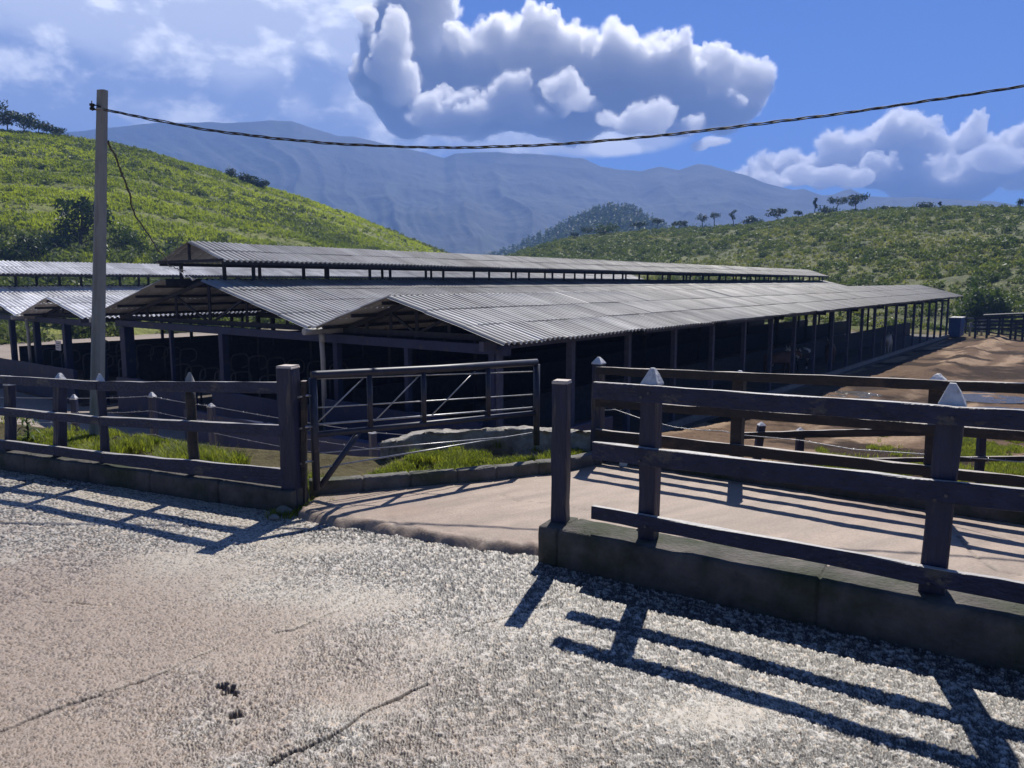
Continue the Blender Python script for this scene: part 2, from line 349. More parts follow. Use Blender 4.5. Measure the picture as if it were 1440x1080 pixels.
np_mesh('ground', np.stack([X, Y, Z], -1), F, M['mud'], smooth=True, col=colr)['kind'] = 'structure'
base = MB(); 
np_mesh('ground_base', [(-3000,-250,-4.3),(3000,-250,-4.3),(3000,3350,-4.3),(-3000,3350,-4.3)], [(0,1,2,3)], M['right_hill'])['kind'] = 'structure'

# puddles
for i, (px, py, pz, pr) in enumerate(PUDDLES):
    m = MB(); n = 40; pts = []
    for j in range(n):
        a = 2*math.pi*j/n; q = pr*1.2
        pts.append((px+q*1.25*math.cos(a), py+q*math.sin(a), pz+.012))
    m._add([(px, py, pz+.012)]+pts, [(0, 1+j, 1+(j+1) % n) for j in range(n)])
    o = m.build('puddle', M['water']); o['kind'] = 'structure'

# ------------------------------------------------------------------ road: chip seal with worn, dusty and broken places
def seg_dist(X, Y, P):
    d = np.full(X.shape, 9e9)
    for (ax, ay), (bx, by) in zip(P[:-1], P[1:]):
        vx, vy = bx-ax, by-ay; t = np.clip(((X-ax)*vx+(Y-ay)*vy)/(vx*vx+vy*vy), 0, 1)
        d = np.minimum(d, np.hypot(X-ax-t*vx, Y-ay-t*vy))
    return d
r = 1.25; rad = []
while r < 9.5: rad.append(r); r += (.0038*(r/2.1)**1.3 if r > 2.05 else .011) if r < 7.6 else .03
rad = np.array(rad)
X, Y, F = fan_grid(np.concatenate([np.linspace(R(-80), R(-41), 190)[:-1], np.linspace(R(-41), R(41), 1150), np.linspace(R(41), R(80), 190)[1:]]), None, 0, rad)
def worley(X, Y, cell, seed):
    gx = np.floor(X/cell); gy = np.floor(Y/cell); best = np.full(X.shape, 9.); bid = np.zeros(X.shape); second = np.full(X.shape, 9.)
    for i in (-1,0,1):
        for j in (-1,0,1):
            cx, cy = gx+i, gy+j
            px = (cx+.5+.8*(_hash(cx, cy, seed)-.5))*cell; py = (cy+.5+.8*(_hash(cx, cy, seed+1)-.5))*cell
            ang = _hash(cx, cy, seed+2)*math.pi; el = .75+.5*_hash(cx, cy, seed+3)
            dx, dy = X-px, Y-py; qx = dx*np.cos(ang)+dy*np.sin(ang); qy = -dx*np.sin(ang)+dy*np.cos(ang)
            d = np.hypot(qx*el, qy/el)/cell; up = d < best
            second = np.where(up, best, np.minimum(second, d)); bid = np.where(up, _hash(cx, cy, seed+4), bid); best = np.where(up, d, best)
    return best, second, bid
Xw = X+.006*(vnoise(X*60, Y*60, 3)-.5); Yw = Y+.006*(vnoise(X*60+9, Y*60, 4)-.5)
d1, d2, sid = worley(Xw, Yw, .0128, 40)
e1, e2, sid2 = worley(Xw+3, Yw+1, .0072, 60)
# how much the stones stand proud: high in the middle / right, filled with dust elsewhere
big = fbm(X*.55+3, Y*.8, 4, 90); mid = fbm(X*1.6, Y*2.4, 4, 91)
side = sstep(-1.5, .3, X+.25*(Y-3))
expo = np.clip(.42+.5*side+1.3*(mid-.52)+.8*(big-.5), .28, 1.0)
patches = 0*X
for u, v, a, b_ in ((545,845,.30,.2),(725,870,.34,.24),(250,800,.4,.3),(1010,1010,.3,.16),(610,905,.25,.2),(470,770,.5,.14)):
    q = at_z(u, v, 0); patches = np.maximum(patches, np.exp(-(((X-q[0])/a)**2+((Y-q[1])/b_)**2)))
expo = np.clip(expo-.62*patches*(.6+.8*mid), .16, .86)
fill = 1-expo
# worn flat stones; the binder between them is washed out into narrow dark pits
def pits(b1, b2, wd, fx, sd): 
    w_ = wd*(.15+1.5*sstep(.3, .75, vnoise(X*fx, Y*fx, sd))); return np.clip((w_-(b2-b1))/(w_+1e-6), 0, 1)
p1_ = pits(d1, d2, .56*expo*(1-.35*sstep(.3, -1.6, X+.5*(Y-3.6))), 38, 6); p2_ = pits(e1, e2, .5*np.clip(expo+.15, 0, 1), 70, 8)
pit = np.maximum(p1_, .75*p2_)
h = -.008*(.45+.6*expo)*p1_**.8-.004*(.5+.5*expo)*p2_**.8+.0042*expo*(sid-.5)-.0035*expo*np.clip(d1, 0, 1)**2+.0012*(vnoise(X*300, Y*300, 9)-.5)
h = h+.03*(fbm(X*.8, Y*.8, 3, 14)-.5)+.007*(fbm(X*5, Y*5, 3, 15)-.5)
gap = np.clip(pit*1.5, 0, 1)
sc = (.34+.32*sid)[:, None]*np.array([1, .94, .84])
warm = (_hash(np.floor(sid*9999), np.floor(sid*777), 5) > .82)[:, None]; sc = np.where(warm, sc*np.array([1.12, .98, .84]), sc)
bit = np.array([.035, .032, .03]); sand = np.array([.46, .40, .315]); red = np.array([.29, .195, .14])
colr = sc*(1-gap[:, None])+bit*gap[:, None]
fl = (sstep(.35, .85, fill)*(1-.8*gap))[:, None]; colr = colr*(1-fl*.6)+sand*fl*.6
redm = (sstep(.5, -1.3, X+.5*(Y-3.6))*sstep(.33, .52, fbm(X*.9+8, Y*1.1, 4, 95)+.12)*sstep(6.2, 5.0, Y+.45*X+2.2))[:, None]
colr = colr*(1-redm*.6*(1-.7*gap[:, None]))+red*redm*.6*(1-.7*gap[:, None])
cr = 0*X
for P, wd in (([(0,1024),(95,990),(190,960),(320,905),(420,880),(520,838),(580,800)], .006), ([(380,1070),(460,1035),(520,1000),(600,960)], .008), ([(640,890),(760,850),(860,795),(950,760)], .003), ([(60,845),(150,850),(200,842)], .003)):
    pl = [at_z(u, v, 0)[:2] for u, v in P]; dd = seg_dist(X+.03*(fbm(X*9, Y*9, 3, 50)-.5), Y+.05*(fbm(X*9+4, Y*9, 3, 51)-.5), pl)
    c = np.exp(-(dd/(wd*(.5+1.1*fbm(X*7, Y*7, 2, 57))))**2)*sstep(.34, .5, fbm(X*4, Y*4, 3, 52)+.06); cr = np.maximum(cr, c)
h = h-.02*cr
for u, v, a in ((321,970,.028),(331,1003,.022),(313,962,.018),(327,973,.02)):
    q = at_z(u, v, 0); dd = np.hypot(X-q[0], (Y-q[1])*.9)/(a*(.45+1.4*fbm(X*30, Y*30, 3, 53))); hole = sstep(1.15, .6, dd); h = h-.045*hole; cr = np.maximum(cr, hole)
colr = colr*(1-.9*cr[:, None])+bit*.6*cr[:, None]
LIMX, LIMY = [-30,-10,-4.77,-1.72,-1.45,.38,.8,1.0,6.6,9,40], [19,9.3,6.95,5.55,5.74,6.38,6.72,6.7,2.75,.9,-20]
keep = Y < np.interp(X, LIMX, LIMY); F = F[keep[F].all(1)]
np_mesh('road', np.stack([X, Y, h-.004], -1), F, M['gravel'], smooth=True, col=colr)['kind'] = 'structure'
# the rest of the road, out of the frame, one sheet just below
gx, gy = np.meshgrid(np.linspace(-30, 30, 161), np.linspace(-25, 9, 120)); idx = np.arange(gx.size).reshape(gx.shape)
F = np.stack([idx[:-1,:-1], idx[:-1,1:], idx[1:,1:], idx[1:,:-1]], -1).reshape(-1, 4)
cen = np.stack([gx.ravel()[F].mean(1), gy.ravel()[F].mean(1)], -1)
lim = np.interp(cen[:, 0], LIMX, LIMY)-.16
azc = np.degrees(np.arctan2(cen[:,0], cen[:,1])); rc = np.hypot(cen[:,0], cen[:,1])
F = F[cen[:, 1] < lim]
np_mesh('road_edge', np.stack([gx.ravel(), gy.ravel(), -.034+0*gx.ravel()], -1), F, M['gravel'], col=np.array([.34,.3,.25])*(.55+.9*fbm(gx.ravel()*.9, gy.ravel()*.9, 4, 99))[:, None])['kind'] = 'structure'

# ------------------------------------------------------------------ concrete lane through the gate
lip = [at_z(u, v, .04)[:2] for u, v in ((412,722),(440,731),(470,735),(520,742),(580,752),(640,763),(700,772),(757,776))]
far_edge = [(-1.50,5.86),(-.42,6.2),(.38,6.5),(.87,6.97),(3.58,5.09),(6.6,3.0)]
near_edge = [(.2,4.6),(2.3,3.3),(5.6,1.2)]
poly = lip+near_edge+far_edge[::-1]
def in_poly(x, y, P):
    c = np.zeros(x.shape, bool); n = len(P)
    for i in range(n):
        (x0, y0), (x1, y1) = P[i], P[(i+1) % n]
        if y0 == y1: continue
        c ^= ((y0 > y) != (y1 > y)) & (x < (x1-x0)*(y-y0)/(y1-y0)+x0)
    return c
st = .022; gx, gy = np.meshgrid(np.arange(-2, 6.7, st), np.arange(1.1, 7.1, st)); X = gx.ravel(); Y = gy.ravel()
jx = X+.05*(fbm(X*6, Y*6, 3, 64)-.5); jy = Y+.06*(fbm(X*6+3, Y*6, 3, 65)-.5)
ins = in_poly(jx, jy, poly); idx = np.arange(gx.size).reshape(gx.shape)
F = np.stack([idx[:-1,:-1], idx[:-1,1:], idx[1:,1:], idx[1:,:-1]], -1).reshape(-1, 4); ok = ins[F].sum(1) >= 1; F = F[ok]
d_lip = seg_dist(X, Y, lip)
z = .048+.02*(fbm(X*1.5, Y*1.5, 4, 61)-.5)+.006*(fbm(X*12, Y*12, 3, 62)-.5)
edge = sstep(.0, .16, d_lip-.05*(fbm(X*9, Y*9, 3, 67)-.3)); z = z*edge**.6+(-.03)*(1-edge**.6)+edge*(1-edge)*.10
z = np.where(ins, z, -.06)
brk = sstep(.25, .02, d_lip)*sstep(.42, .6, fbm(X*14, Y*14, 4, 66)); z = z-.02*brk
lane_lines = np.exp(-(seg_dist(X+.05*(fbm(X*5, Y*5, 3, 68)-.5), Y+.06*(fbm(X*5, Y*5+7, 3, 69)-.5), [at_z(u, v, .04)[:2] for u, v in ((1345,755),(1375,790),(1405,805),(1440,812))])/.007)**2)
lane_lines = np.maximum(lane_lines, np.exp(-(seg_dist(X+.08*(fbm(X*5, Y*5, 3, 70)-.5), Y+.06*(fbm(X*5, Y*5+7, 3, 71)-.5), [at_z(u, v, .04)[:2] for u, v in ((700,695),(725,705),(770,708),(850,725))])/.005)**2))  # besides the crack, a second thin dark line sunk across the lane
z = z-.012*lane_lines
nn = fbm(X*1.1, Y*1.1, 5, 63)[:, None]; sw = fbm(X*2+Y*1.2, (Y-X*.6)*9, 4, 72)[:, None]
colr = np.array([.335,.252,.192])*(.66+.65*sw); colr = colr*(1-.55*sstep(.5, .68, nn))+np.array([.34,.225,.165])*.55*sstep(.5, .68, nn)
colr = colr*(1-.7*brk[:, None])+np.array([.2,.16,.13])*.7*brk[:, None]; colr = colr*(1-.7*lane_lines[:, None])
wetm = (np.exp(-((seg_dist(X, Y, [at_z(u, v, .04)[:2] for u, v in ((1180,700),(1300,730),(1440,762))])/.16)**2))*sstep(.42, .56, fbm(X*3, Y*3, 4, 73)))[:, None]; colr = colr*(1-.6*wetm)+np.array([.15,.09,.065])*.6*wetm
np_mesh('driveway', np.stack([X, Y, z], -1), F, M['lane'], smooth=True, col=colr)['kind'] = 'structure'

# ------------------------------------------------------------------ low walls
def rough_wall(name, path, thick, h0, h1, mat, label, cat, nrm=1, amp=.012, seed=1, step=.04, joints=(), zb=-.12, taper=0, group=None, broken=0):
    """low cast wall along a plan path (front edge), rounded worn top, block joints"""
    pts = [np.array(p, float) for p in path]; L = [0]
    for a, b in zip(pts[:-1], pts[1:]): L.append(L[-1]+np.linalg.norm(b-a))
    N = max(2, int(L[-1]/step)); ss = np.linspace(0, L[-1], N+1)
    if joints: ss = np.sort(np.concatenate([ss]+[np.array([j-.012, j-.004, j+.004, j+.012]) for j in joints if .05 < j < L[-1]-.05]))
    px = np.interp(ss, L, [p[0] for p in pts]); py = np.interp(ss, L, [p[1] for p in pts])
    dx = np.gradient(px, ss); dy = np.gradient(py, ss); k = np.hypot(dx, dy); nx = -dy/k*nrm; ny = dx/k*nrm
    prof = [(0,0),(0,.45),(.004,.8),(.03,.985),(.09,1.0),(.5,1.01),(.9,1.0),(.985,.96),(1,.7),(1,0)]
    h = np.interp(ss, [0, L[-1]], [h0, h1]); V = []
    jd = np.zeros(len(ss))
    for j in joints: jd = np.maximum(jd, np.exp(-((ss-j)/.007)**2))
    if broken: h = h*(1-broken*sstep(.45, .75, fbm(ss*2.3, ss*0+seed, 4, seed+30)))
    for q, (a, b) in enumerate(prof):
        nz = amp*(fbm(ss*7+q*.6, ss*0+q*.9+seed, 4, seed)-.5)*2; off = a*thick+nz+(jd*.018 if a < .5 else -jd*.018)
        if taper: off = off-(1-b)*taper*(1 if a < .5 else -1)
        zz = b*h+zb*(1-b if b == 0 else 0)+(amp*.8*(fbm(ss*6, ss*0+q+seed*3., 4, seed+9)-.5)*2-.012*jd if b > .9 else 0)
        V.append(np.stack([px+nx*off, py+ny*off, zz], -1))
    V = np.stack(V, 1); n, kk = V.shape[:2]; idx = np.arange(n*kk).reshape(n, kk)
    F = np.stack([idx[:-1,:-1], idx[1:,:-1], idx[1:,1:], idx[:-1,1:]], -1).reshape(-1, 4)
    F = np.concatenate([F, np.stack([idx[:-1,-1], idx[1:,-1], idx[1:,0], idx[:-1,0]], -1)])
    Vf = V.reshape(-1, 3); cap = []
    for row, rev in ((0, False), (n-1, True)):
        ids = idx[row]
        for i in range(1, kk-2, 1): cap.append([ids[0], ids[i], ids[i+1], ids[i+1]][::(-1 if rev else 1)])
    o = np_mesh(name, Vf, F, mat)
    bm = bmesh.new(); bm.from_mesh(o.data); bm.verts.ensure_lookup_table()
    for row in (0, n-1):
        try: bm.faces.new([bm.verts[int(i)] for i in idx[row]])
        except ValueError: pass
    bmesh.ops.recalc_face_normals(bm, faces=bm.faces); bm.to_mesh(o.data); bm.free()
    return tag(o, label, cat, group)
RC0 = np.array([.16, 4.47]); RCD = np.array([.845, -.534]); RCN = np.array([.534, .845])
LC0 = np.array([-4.77, 6.86]); LCD = np.array([.912, -.409]); LCN = np.array([.409, .912])
rough_wall('low_wall', [RC0, RC0+RCD*6.5], .3, .228, .24, M['curb_concrete'], 'mossy low concrete wall under the big blue fence on the right', 'low wall', seed=3, amp=.011, joints=(.13, 1.62, 3.3))
rough_wall('low_wall', [LC0-LCD*6, LC0+LCD*3.42], .2, .12, .165, M['curb_concrete'], 'long mossy low wall of concrete lengths under the fence left of the gate', 'low wall', seed=7, amp=.013, joints=(4.0, 5.1, 6.35, 7.2, 7.95, 8.7))
rough_wall('block_kerb', [(-1.60,5.80),(-.42,6.17),(.38,6.5),(.84,6.86)], .12, .155, .15, M['stone'], 'kerb of grey stone blocks behind the open gate with grass above', 'kerb', seed=12, amp=.012, joints=(.42, .8, 1.2, 1.55, 1.95, 2.3, 2.6))
FE0 = np.array([.80, 6.98]); FED = np.array([.818, -.575]); FEN = np.array([.575, .818])
rough_wall('retaining_kerb', [FE0, FE0+FED*7.5], .2, .15, .14, M['curb_concrete'], 'shaded concrete kerb along the far side of the driveway under the brown fence', 'kerb', seed=21, amp=.014)
cw = [at_z(548,652,-.05)[:2], at_z(600,640,-.05)[:2], at_z(652,636,-.02)[:2], at_z(712,632,0)[:2], at_z(770,640,0)[:2], at_z(840,648,0)[:2]]
rough_wall('broken_wall', cw, .16, .16, .27, M['rubble'], 'crumbling low concrete wall with broken pale top behind the grass strip', 'low wall', seed=31, amp=.045, broken=.45, zb=-.4)
pipe = MB(); c = at_y(876, 652, 6.78); pipe.tube([(c[0]-.0, c[1]-.02, c[2]), (c[0]+.06, c[1]+.2, c[2]+.01)], .036, n=20)
tag(pipe.build('drain_pipe', M['pvc_white'], origin=c), 'round white pipe end poking out of the shaded kerb by the driveway', 'pipe')
# loose broken bits by the gate post
for i, (u, v, rr) in enumerate(((400,722,.05),(428,703,.05),(385,730,.03),(437,716,.03))):
    c = at_z(u, v, .0); bm = bmesh.new(); bmesh.ops.create_icosphere(bm, subdivisions=2, radius=rr)
    for vv in bm.verts:
        q = 1+.5*(float(fbm(vv.co.x*30+i*9, vv.co.y*30+vv.co.z*20, 3, 4))-.5); vv.co = Vector((vv.co.x*1.3*q, vv.co.y*q, vv.co.z*.7*q))
    me = bpy.data.meshes.new('rock'); bm.to_mesh(me); bm.free(); me.materials.append(M['rubble']); o = bpy.data.objects.new('rock', me); COL.objects.link(o); o.location = (c[0], c[1], rr*.45)
    tag(o, 'small broken stone lying at the foot of the gate post', 'rock', 'stones at the foot of the gate post')

# ------------------------------------------------------------------ fences
def post(root, p, z0, z1, wd, cap_h, mat, capmat, lean=(0,0), rot=0, round_=False, flat=False, seed=0, name='post'):
    jr = random.Random(seed); m = MB(); c, s = math.cos(rot), math.sin(rot)
    top = (p[0]+lean[0], p[1]+lean[1], z1)
    if round_:
        pts = [(p[0]+lean[0]*t+jr.uniform(-.004,.004), p[1]+lean[1]*t, z0+(z1-z0)*t) for t in np.linspace(0, 1, 8)]; m.tube(pts, [wd/2*(1.04-.1*t+jr.uniform(-.03,.03)) for t in np.linspace(0, 1, 8)], n=12)
    else:
        m.beam((p[0], p[1], z0), top, wd, wd, wd*.97, wd*.97, up=(s, c, 0), segs=6, jit=.0025, ch=.07, jr=jr)
    o = m.build(name, mat, root)
    if cap_h:
        k = MB(); w = wd*(.52 if not flat else .492); q = .22 if not flat else .93; n = 4 if not round_ else 10
        ring = lambda r, z, dx=0: [(top[0]+dx+r*(math.cos(a)*c*1.414+math.sin(a)*s*1.414), top[1]+r*(-math.cos(a)*s*1.414+math.sin(a)*c*1.414), z) for a in [2*math.pi*(i+.5)/n for i in range(n)]]
        if round_: w *= .72
        k.loft([ring(w*1.0, z1-.004), ring(w*.98, z1+.006), ring(w*(q+(.34 if not flat else .04)), z1+cap_h*.62, jr.uniform(-.004,.004)), ring(w*q, z1+cap_h, jr.uniform(-.006,.006))])
        k.build('cap', capmat, o)
    return o
ROT_R = math.atan2(RCN[0], RCN[1])
# --- the big fence on the right, on its wall
f1 = empty('wooden_fence', (1.3, 3.9, .26)); tag(f1, 'big slate blue plank fence with pointed white caps on the low wall at right', 'fence', 'wooden rail fences')
PL = RC0+RCN*.17
def fpt(P, D, u, v): return on_line(P, D, u, v)
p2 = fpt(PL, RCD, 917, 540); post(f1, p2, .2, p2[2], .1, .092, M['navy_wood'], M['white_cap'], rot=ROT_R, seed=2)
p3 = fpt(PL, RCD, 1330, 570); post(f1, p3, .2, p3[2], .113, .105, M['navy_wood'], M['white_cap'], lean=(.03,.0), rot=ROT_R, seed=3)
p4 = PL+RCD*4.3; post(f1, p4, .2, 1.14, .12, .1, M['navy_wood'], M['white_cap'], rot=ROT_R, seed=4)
FR = PL-RCN*.085
def rail(root, P, D, a, b, zt0, zb0, zt1, zb1, mat, th=.042, seed=0, ext=0):
    """plank between plan distances a and b"""
    q0 = P+D*a; q1 = P+D*b; m = MB()
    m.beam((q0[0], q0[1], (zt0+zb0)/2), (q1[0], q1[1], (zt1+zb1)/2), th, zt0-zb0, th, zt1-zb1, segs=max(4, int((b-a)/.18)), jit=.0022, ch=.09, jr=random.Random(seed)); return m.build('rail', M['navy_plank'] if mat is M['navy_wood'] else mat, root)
def along(P, D, pt): return float((np.array(pt[:2])-P)@D)
a0 = along(FR, RCD, fpt(FR, RCD, 836, 540)); a1 = along(FR, RCD, fpt(FR, RCD, 1440, 600))
def zr(P, D, u, v): return fpt(P, D, u, v)[2]
def ext(z0, z1, a, b, c): return z0+(z1-z0)*(c-a)/(b-a)
for i, (vt0, vb0, vt1, vb1) in enumerate(((537,560,577,605),(621,645,688,719),(711,729,820,848))):
    zt0, zb0, zt1, zb1 = zr(FR, RCD, 836, vt0), zr(FR, RCD, 836, vb0), zr(FR, RCD, 1440, vt1), zr(FR, RCD, 1440, vb1)
    E_ = a1+2.2; rail(f1, FR, RCD, a0, E_, zt0, zb0, ext(zt0, zt1, a0, a1, E_), ext(zb0, zb1, a0, a1, E_), M['navy_wood'], seed=10+i)
for p_, dx in ((p2, 0), (p3, .01)):
    for vz in (1.085, .72, .315):
        for o_ in (-.022, .022):
            c_ = np.array(p_[:2])-RCN*.085+RCD*(o_+dx); m = MB(); m.tube([(c_[0]-RCN[0]*.018, c_[1]-RCN[1]*.018, vz+o_*.6), (c_[0]-RCN[0]*.029, c_[1]-RCN[1]*.029, vz+o_*.6)], .008, n=6); m.build('bolt', M['pipe_steel'], f1)
# --- latch post left of it, flat topped, carries no rail
p1 = fpt(PL, RCD, 790, 538); lp = empty('gate_post', (p1[0], p1[1], .24)); tag(lp, 'flat topped blue latch post on the left end of the right low wall', 'post')
post(lp, p1, .2, p1[2], .10, .016, M['navy_wood'], M['bare_cap'], rot=R(20), flat=True, seed=5)
# --- left fence
f0 = empty('wooden_fence', (-3.4, 6.4, .12)); tag(f0, 'slate blue plank fence with tilted white topped posts left of the gate', 'fence', 'wooden rail fences')
QL = LC0+LCN*.13; QF = QL-LCN*.07
ROT_L = math.atan2(LCN[0], LCN[1])
for i, (u, vt, wd, ln, ch, rd) in enumerate(((6,541,.075,.05,.085,False),(74,537,.085,.07,.08,False),(141,537,.066,.0,.07,False),(267,541,.085,.0,.1,True))):
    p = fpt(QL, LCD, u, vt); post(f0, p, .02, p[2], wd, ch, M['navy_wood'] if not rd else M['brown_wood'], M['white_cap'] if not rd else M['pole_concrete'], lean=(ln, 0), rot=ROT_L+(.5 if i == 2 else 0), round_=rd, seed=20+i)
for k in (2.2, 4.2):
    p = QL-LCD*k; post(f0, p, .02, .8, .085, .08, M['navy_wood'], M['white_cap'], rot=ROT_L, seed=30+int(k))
b0 = along(QF, LCD, fpt(QF, LCD, 0, 540)); b1 = along(QF, LCD, fpt(QF, LCD, 397, 545)); bm_ = along(QF, LCD, fpt(QF, LCD, 139, 545))
for i, (vt0, vb0, vt1, vb1) in enumerate(((536,546,537,553),(579,588,598,614),(622,629,659,684))):
    zt0, zb0, zt1, zb1 = zr(QF, LCD, 0, vt0), zr(QF, LCD, 0, vb0), zr(QF, LCD, 397, vt1), zr(QF, LCD, 397, vb1)
    g = lambda c, z0, z1: ext(z0, z1, b0, b1, c)
    A_ = b0-5.0
    rail(f0, QF, LCD, A_, bm_-.004, zt0, zb0-.01, g(bm_, zt0, zt1), g(bm_, zb0, zb1), M['navy_wood'], seed=40+i)
    rail(f0, QF, LCD, bm_+.004, b1, g(bm_, zt0, zt1), g(bm_, zb0, zb1)-.004, zt1, zb1, M['navy_wood'], seed=50+i)
# hinge post
hp = fpt(QL-LCN*.02, LCD, 405, 517); hr = empty('gate_post', (hp[0], hp[1], 0)); tag(hr, 'tall thick blue corner post beside the gate hinge', 'post')
post(hr, hp, -.02, hp[2], .128, .018, M['navy_wood'], M['bare_cap'], rot=R(14), flat=True, seed=61)
hm = MB(); hm.beam((hp[0]+.07, hp[1]+.03, -.02), (hp[0]+.105, hp[1]+.045, .98), .035, .07, segs=4, jit=.002, up=(0,1,0)); hm.build('hinge_board', M['brown_wood'], hr)
# --- gate
GH = np.array([hp[0]+.155, hp[1]+.10]); GD = np.array([.805, .593]); GL = 2.17
gr = empty('metal_gate', (GH[0], GH[1], .1)); tag(gr, 'open blue steel pipe gate with thin rods, swung inwards over the driveway', 'gate')
def G(t, z): return (GH[0]+GD[0]*t, GH[1]+GD[1]*t, z)
def gz_(u, v): return on_line(GH, GD, u, v)[2]
zt = gz_(430, 529); ztE = gz_(700, 513); zt1 = zt+(ztE-zt)*1.15
m = MB(); m.tube([G(-.01, zt), G(.03, zt+.005), G(GL*.5, (zt+zt1)/2-.004), G(GL, zt1)], .031, n=14); m.build('top_pipe', M['gate_paint'], gr)
m = MB(); m.tube([G(0, .12), G(0, zt-.02)], .03, n=14); m.build('stile', M['gate_paint'], gr)
m = MB(); m.tube([G(GL, .2), G(GL, zt1-.02)], .03, n=14); m.build('stile', M['gate_paint'], gr)
zm = gz_(430, 613); zmE = gz_(592, 597); zmk = zm+(zmE-zm)*2.05
m = MB(); m.tube([G(.02, zm), G(GL-.02, zmk)], .024, n=12); m.build('middle_pipe', M['gate_paint'], gr)
uts = [along(GH, GD, on_line(GH, GD, u, 560)) for u in (520, 596)]+[1.62]
for t in uts:
    m = MB(); f = t/GL; m.tube([G(t, zm+(zmk-zm)*f), G(t, zt+(zt1-zt)*f-.02)], .022, n=12); m.build('upright', M['gate_paint'], gr)
def gtube(name, a, b, r_, mat=None):
    m = MB(); m.tube([G(*a), G(*b)], r_, n=8); return m.build(name, mat or M['gate_paint'], gr)
for vh, ve, r_ in ((534,526,.005),(575,561,.0055),(599,581,.008),(640,620,.005),(661,625,.007)):
    z0 = gz_(430, vh); z1 = gz_(650, ve); t1 = along(GH, GD, on_line(GH, GD, 650, ve)); gtube('rod', (.03, z0), (GL-.03, z0+(z1-z0)*(GL-.03)/t1), r_, M['wire'])
bp0 = along(GH, GD, on_line(GH, GD, 505, 605)); gtube('brace', (.03, gz_(430, 688)), (bp0, gz_(505, 607)), .024)
for (ua, va), (ub, vb) in (((434,606),(511,532)),((527,592),(590,528)),((606,585),(668,522))):
    ta = along(GH, GD, on_line(GH, GD, ua, va)); tb = along(GH, GD, on_line(GH, GD, ub, vb)); gtube('diagonal_rod', (ta, gz_(ua, va)), (tb, gz_(ub, vb)), .0055, M['wire'])
for z in (.35, .62, .86):
    m = MB(); m.tube([(hp[0]+.06, hp[1]+.0, z), (hp[0]+.11, hp[1]+.02, z+.01), G(0, z)], .009, n=8); m.build('hinge', M['wire'], gr)
# --- second fence along the far side of the driveway
f2 = empty('wooden_fence', (3, 5.6, 0)); tag(f2, 'weathered brown three rail fence along the far edge of the driveway', 'fence', 'wooden rail fences')
SP = FE0+FEN*.11; SF = SP-FEN*.0
ROT_F = math.atan2(FEN[0], FEN[1])
for i, (u, vt, wd) in enumerate(((842,511,.1),(1040,531,.1),(1319,535,.105))):
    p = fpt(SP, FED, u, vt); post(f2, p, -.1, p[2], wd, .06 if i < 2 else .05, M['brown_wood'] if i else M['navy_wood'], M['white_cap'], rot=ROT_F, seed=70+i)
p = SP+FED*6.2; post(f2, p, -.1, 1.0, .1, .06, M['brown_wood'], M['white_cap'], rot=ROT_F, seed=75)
SR = SP-FEN*.07
c0 = along(SR, FED, fpt(SR, FED, 846, 520)); c1 = along(SR, FED, fpt(SR, FED, 1440, 560))
for i, (vt0, vb0, vt1, vb1) in enumerate(((516,527,539,554),(561,572,606,621),(604,620,670,685))):
    zt0, zb0, zt1, zb1 = zr(SR, FED, 846, vt0), zr(SR, FED, 846, vb0), zr(SR, FED, 1440, vt1), zr(SR, FED, 1440, vb1); E_ = c1+2.5
    rail(f2, SR, FED, c0-.05, E_, zt0, zb0, ext(zt0, zt1, c0, c1, E_), ext(zb0, zb1, c0, c1, E_), M['brown_wood'], seed=80+i)
# --- third, low, down on the grass
f3 = empty('wooden_fence', (6, 11, -1.1)); tag(f3, 'low two rail dark fence standing down on the grass by the mud yard', 'fence', 'wooden rail fences')
TP = np.array([3.0, 10.6]); TD = np.array([.998, .06])
for i, (u, vt, ln) in enumerate(((1062,598,.09),(1124,606,.02),(1383,588,0))):
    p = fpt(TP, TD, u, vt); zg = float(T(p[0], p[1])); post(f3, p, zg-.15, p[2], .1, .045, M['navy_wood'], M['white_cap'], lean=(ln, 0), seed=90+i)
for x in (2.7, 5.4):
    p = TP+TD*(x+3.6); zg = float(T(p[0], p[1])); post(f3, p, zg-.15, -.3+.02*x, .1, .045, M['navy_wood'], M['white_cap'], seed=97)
TR = TP-np.array([-.06, .998])*.07
for i, (ua, vt0, vb0, ub, vt1, vb1) in enumerate(((1046,608,617,1440,597,610),(1187,645,651,1440,641,648))):
    a_ = along(TR, TD, fpt(TR, TD, ua, vt0)); b_ = along(TR, TD, fpt(TR, TD, ub, vt1))
    z4 = [zr(TR, TD, ua, vt0), zr(TR, TD, ua, vb0), zr(TR, TD, ub, vt1), zr(TR, TD, ub, vb1)]; E_ = b_+3
    rail(f3, TR, TD, a_, E_, z4[0], z4[1], ext(z4[0], z4[2], a_, b_, E_), ext(z4[1], z4[3], a_, b_, E_), M['brown_wood'], seed=95+i)
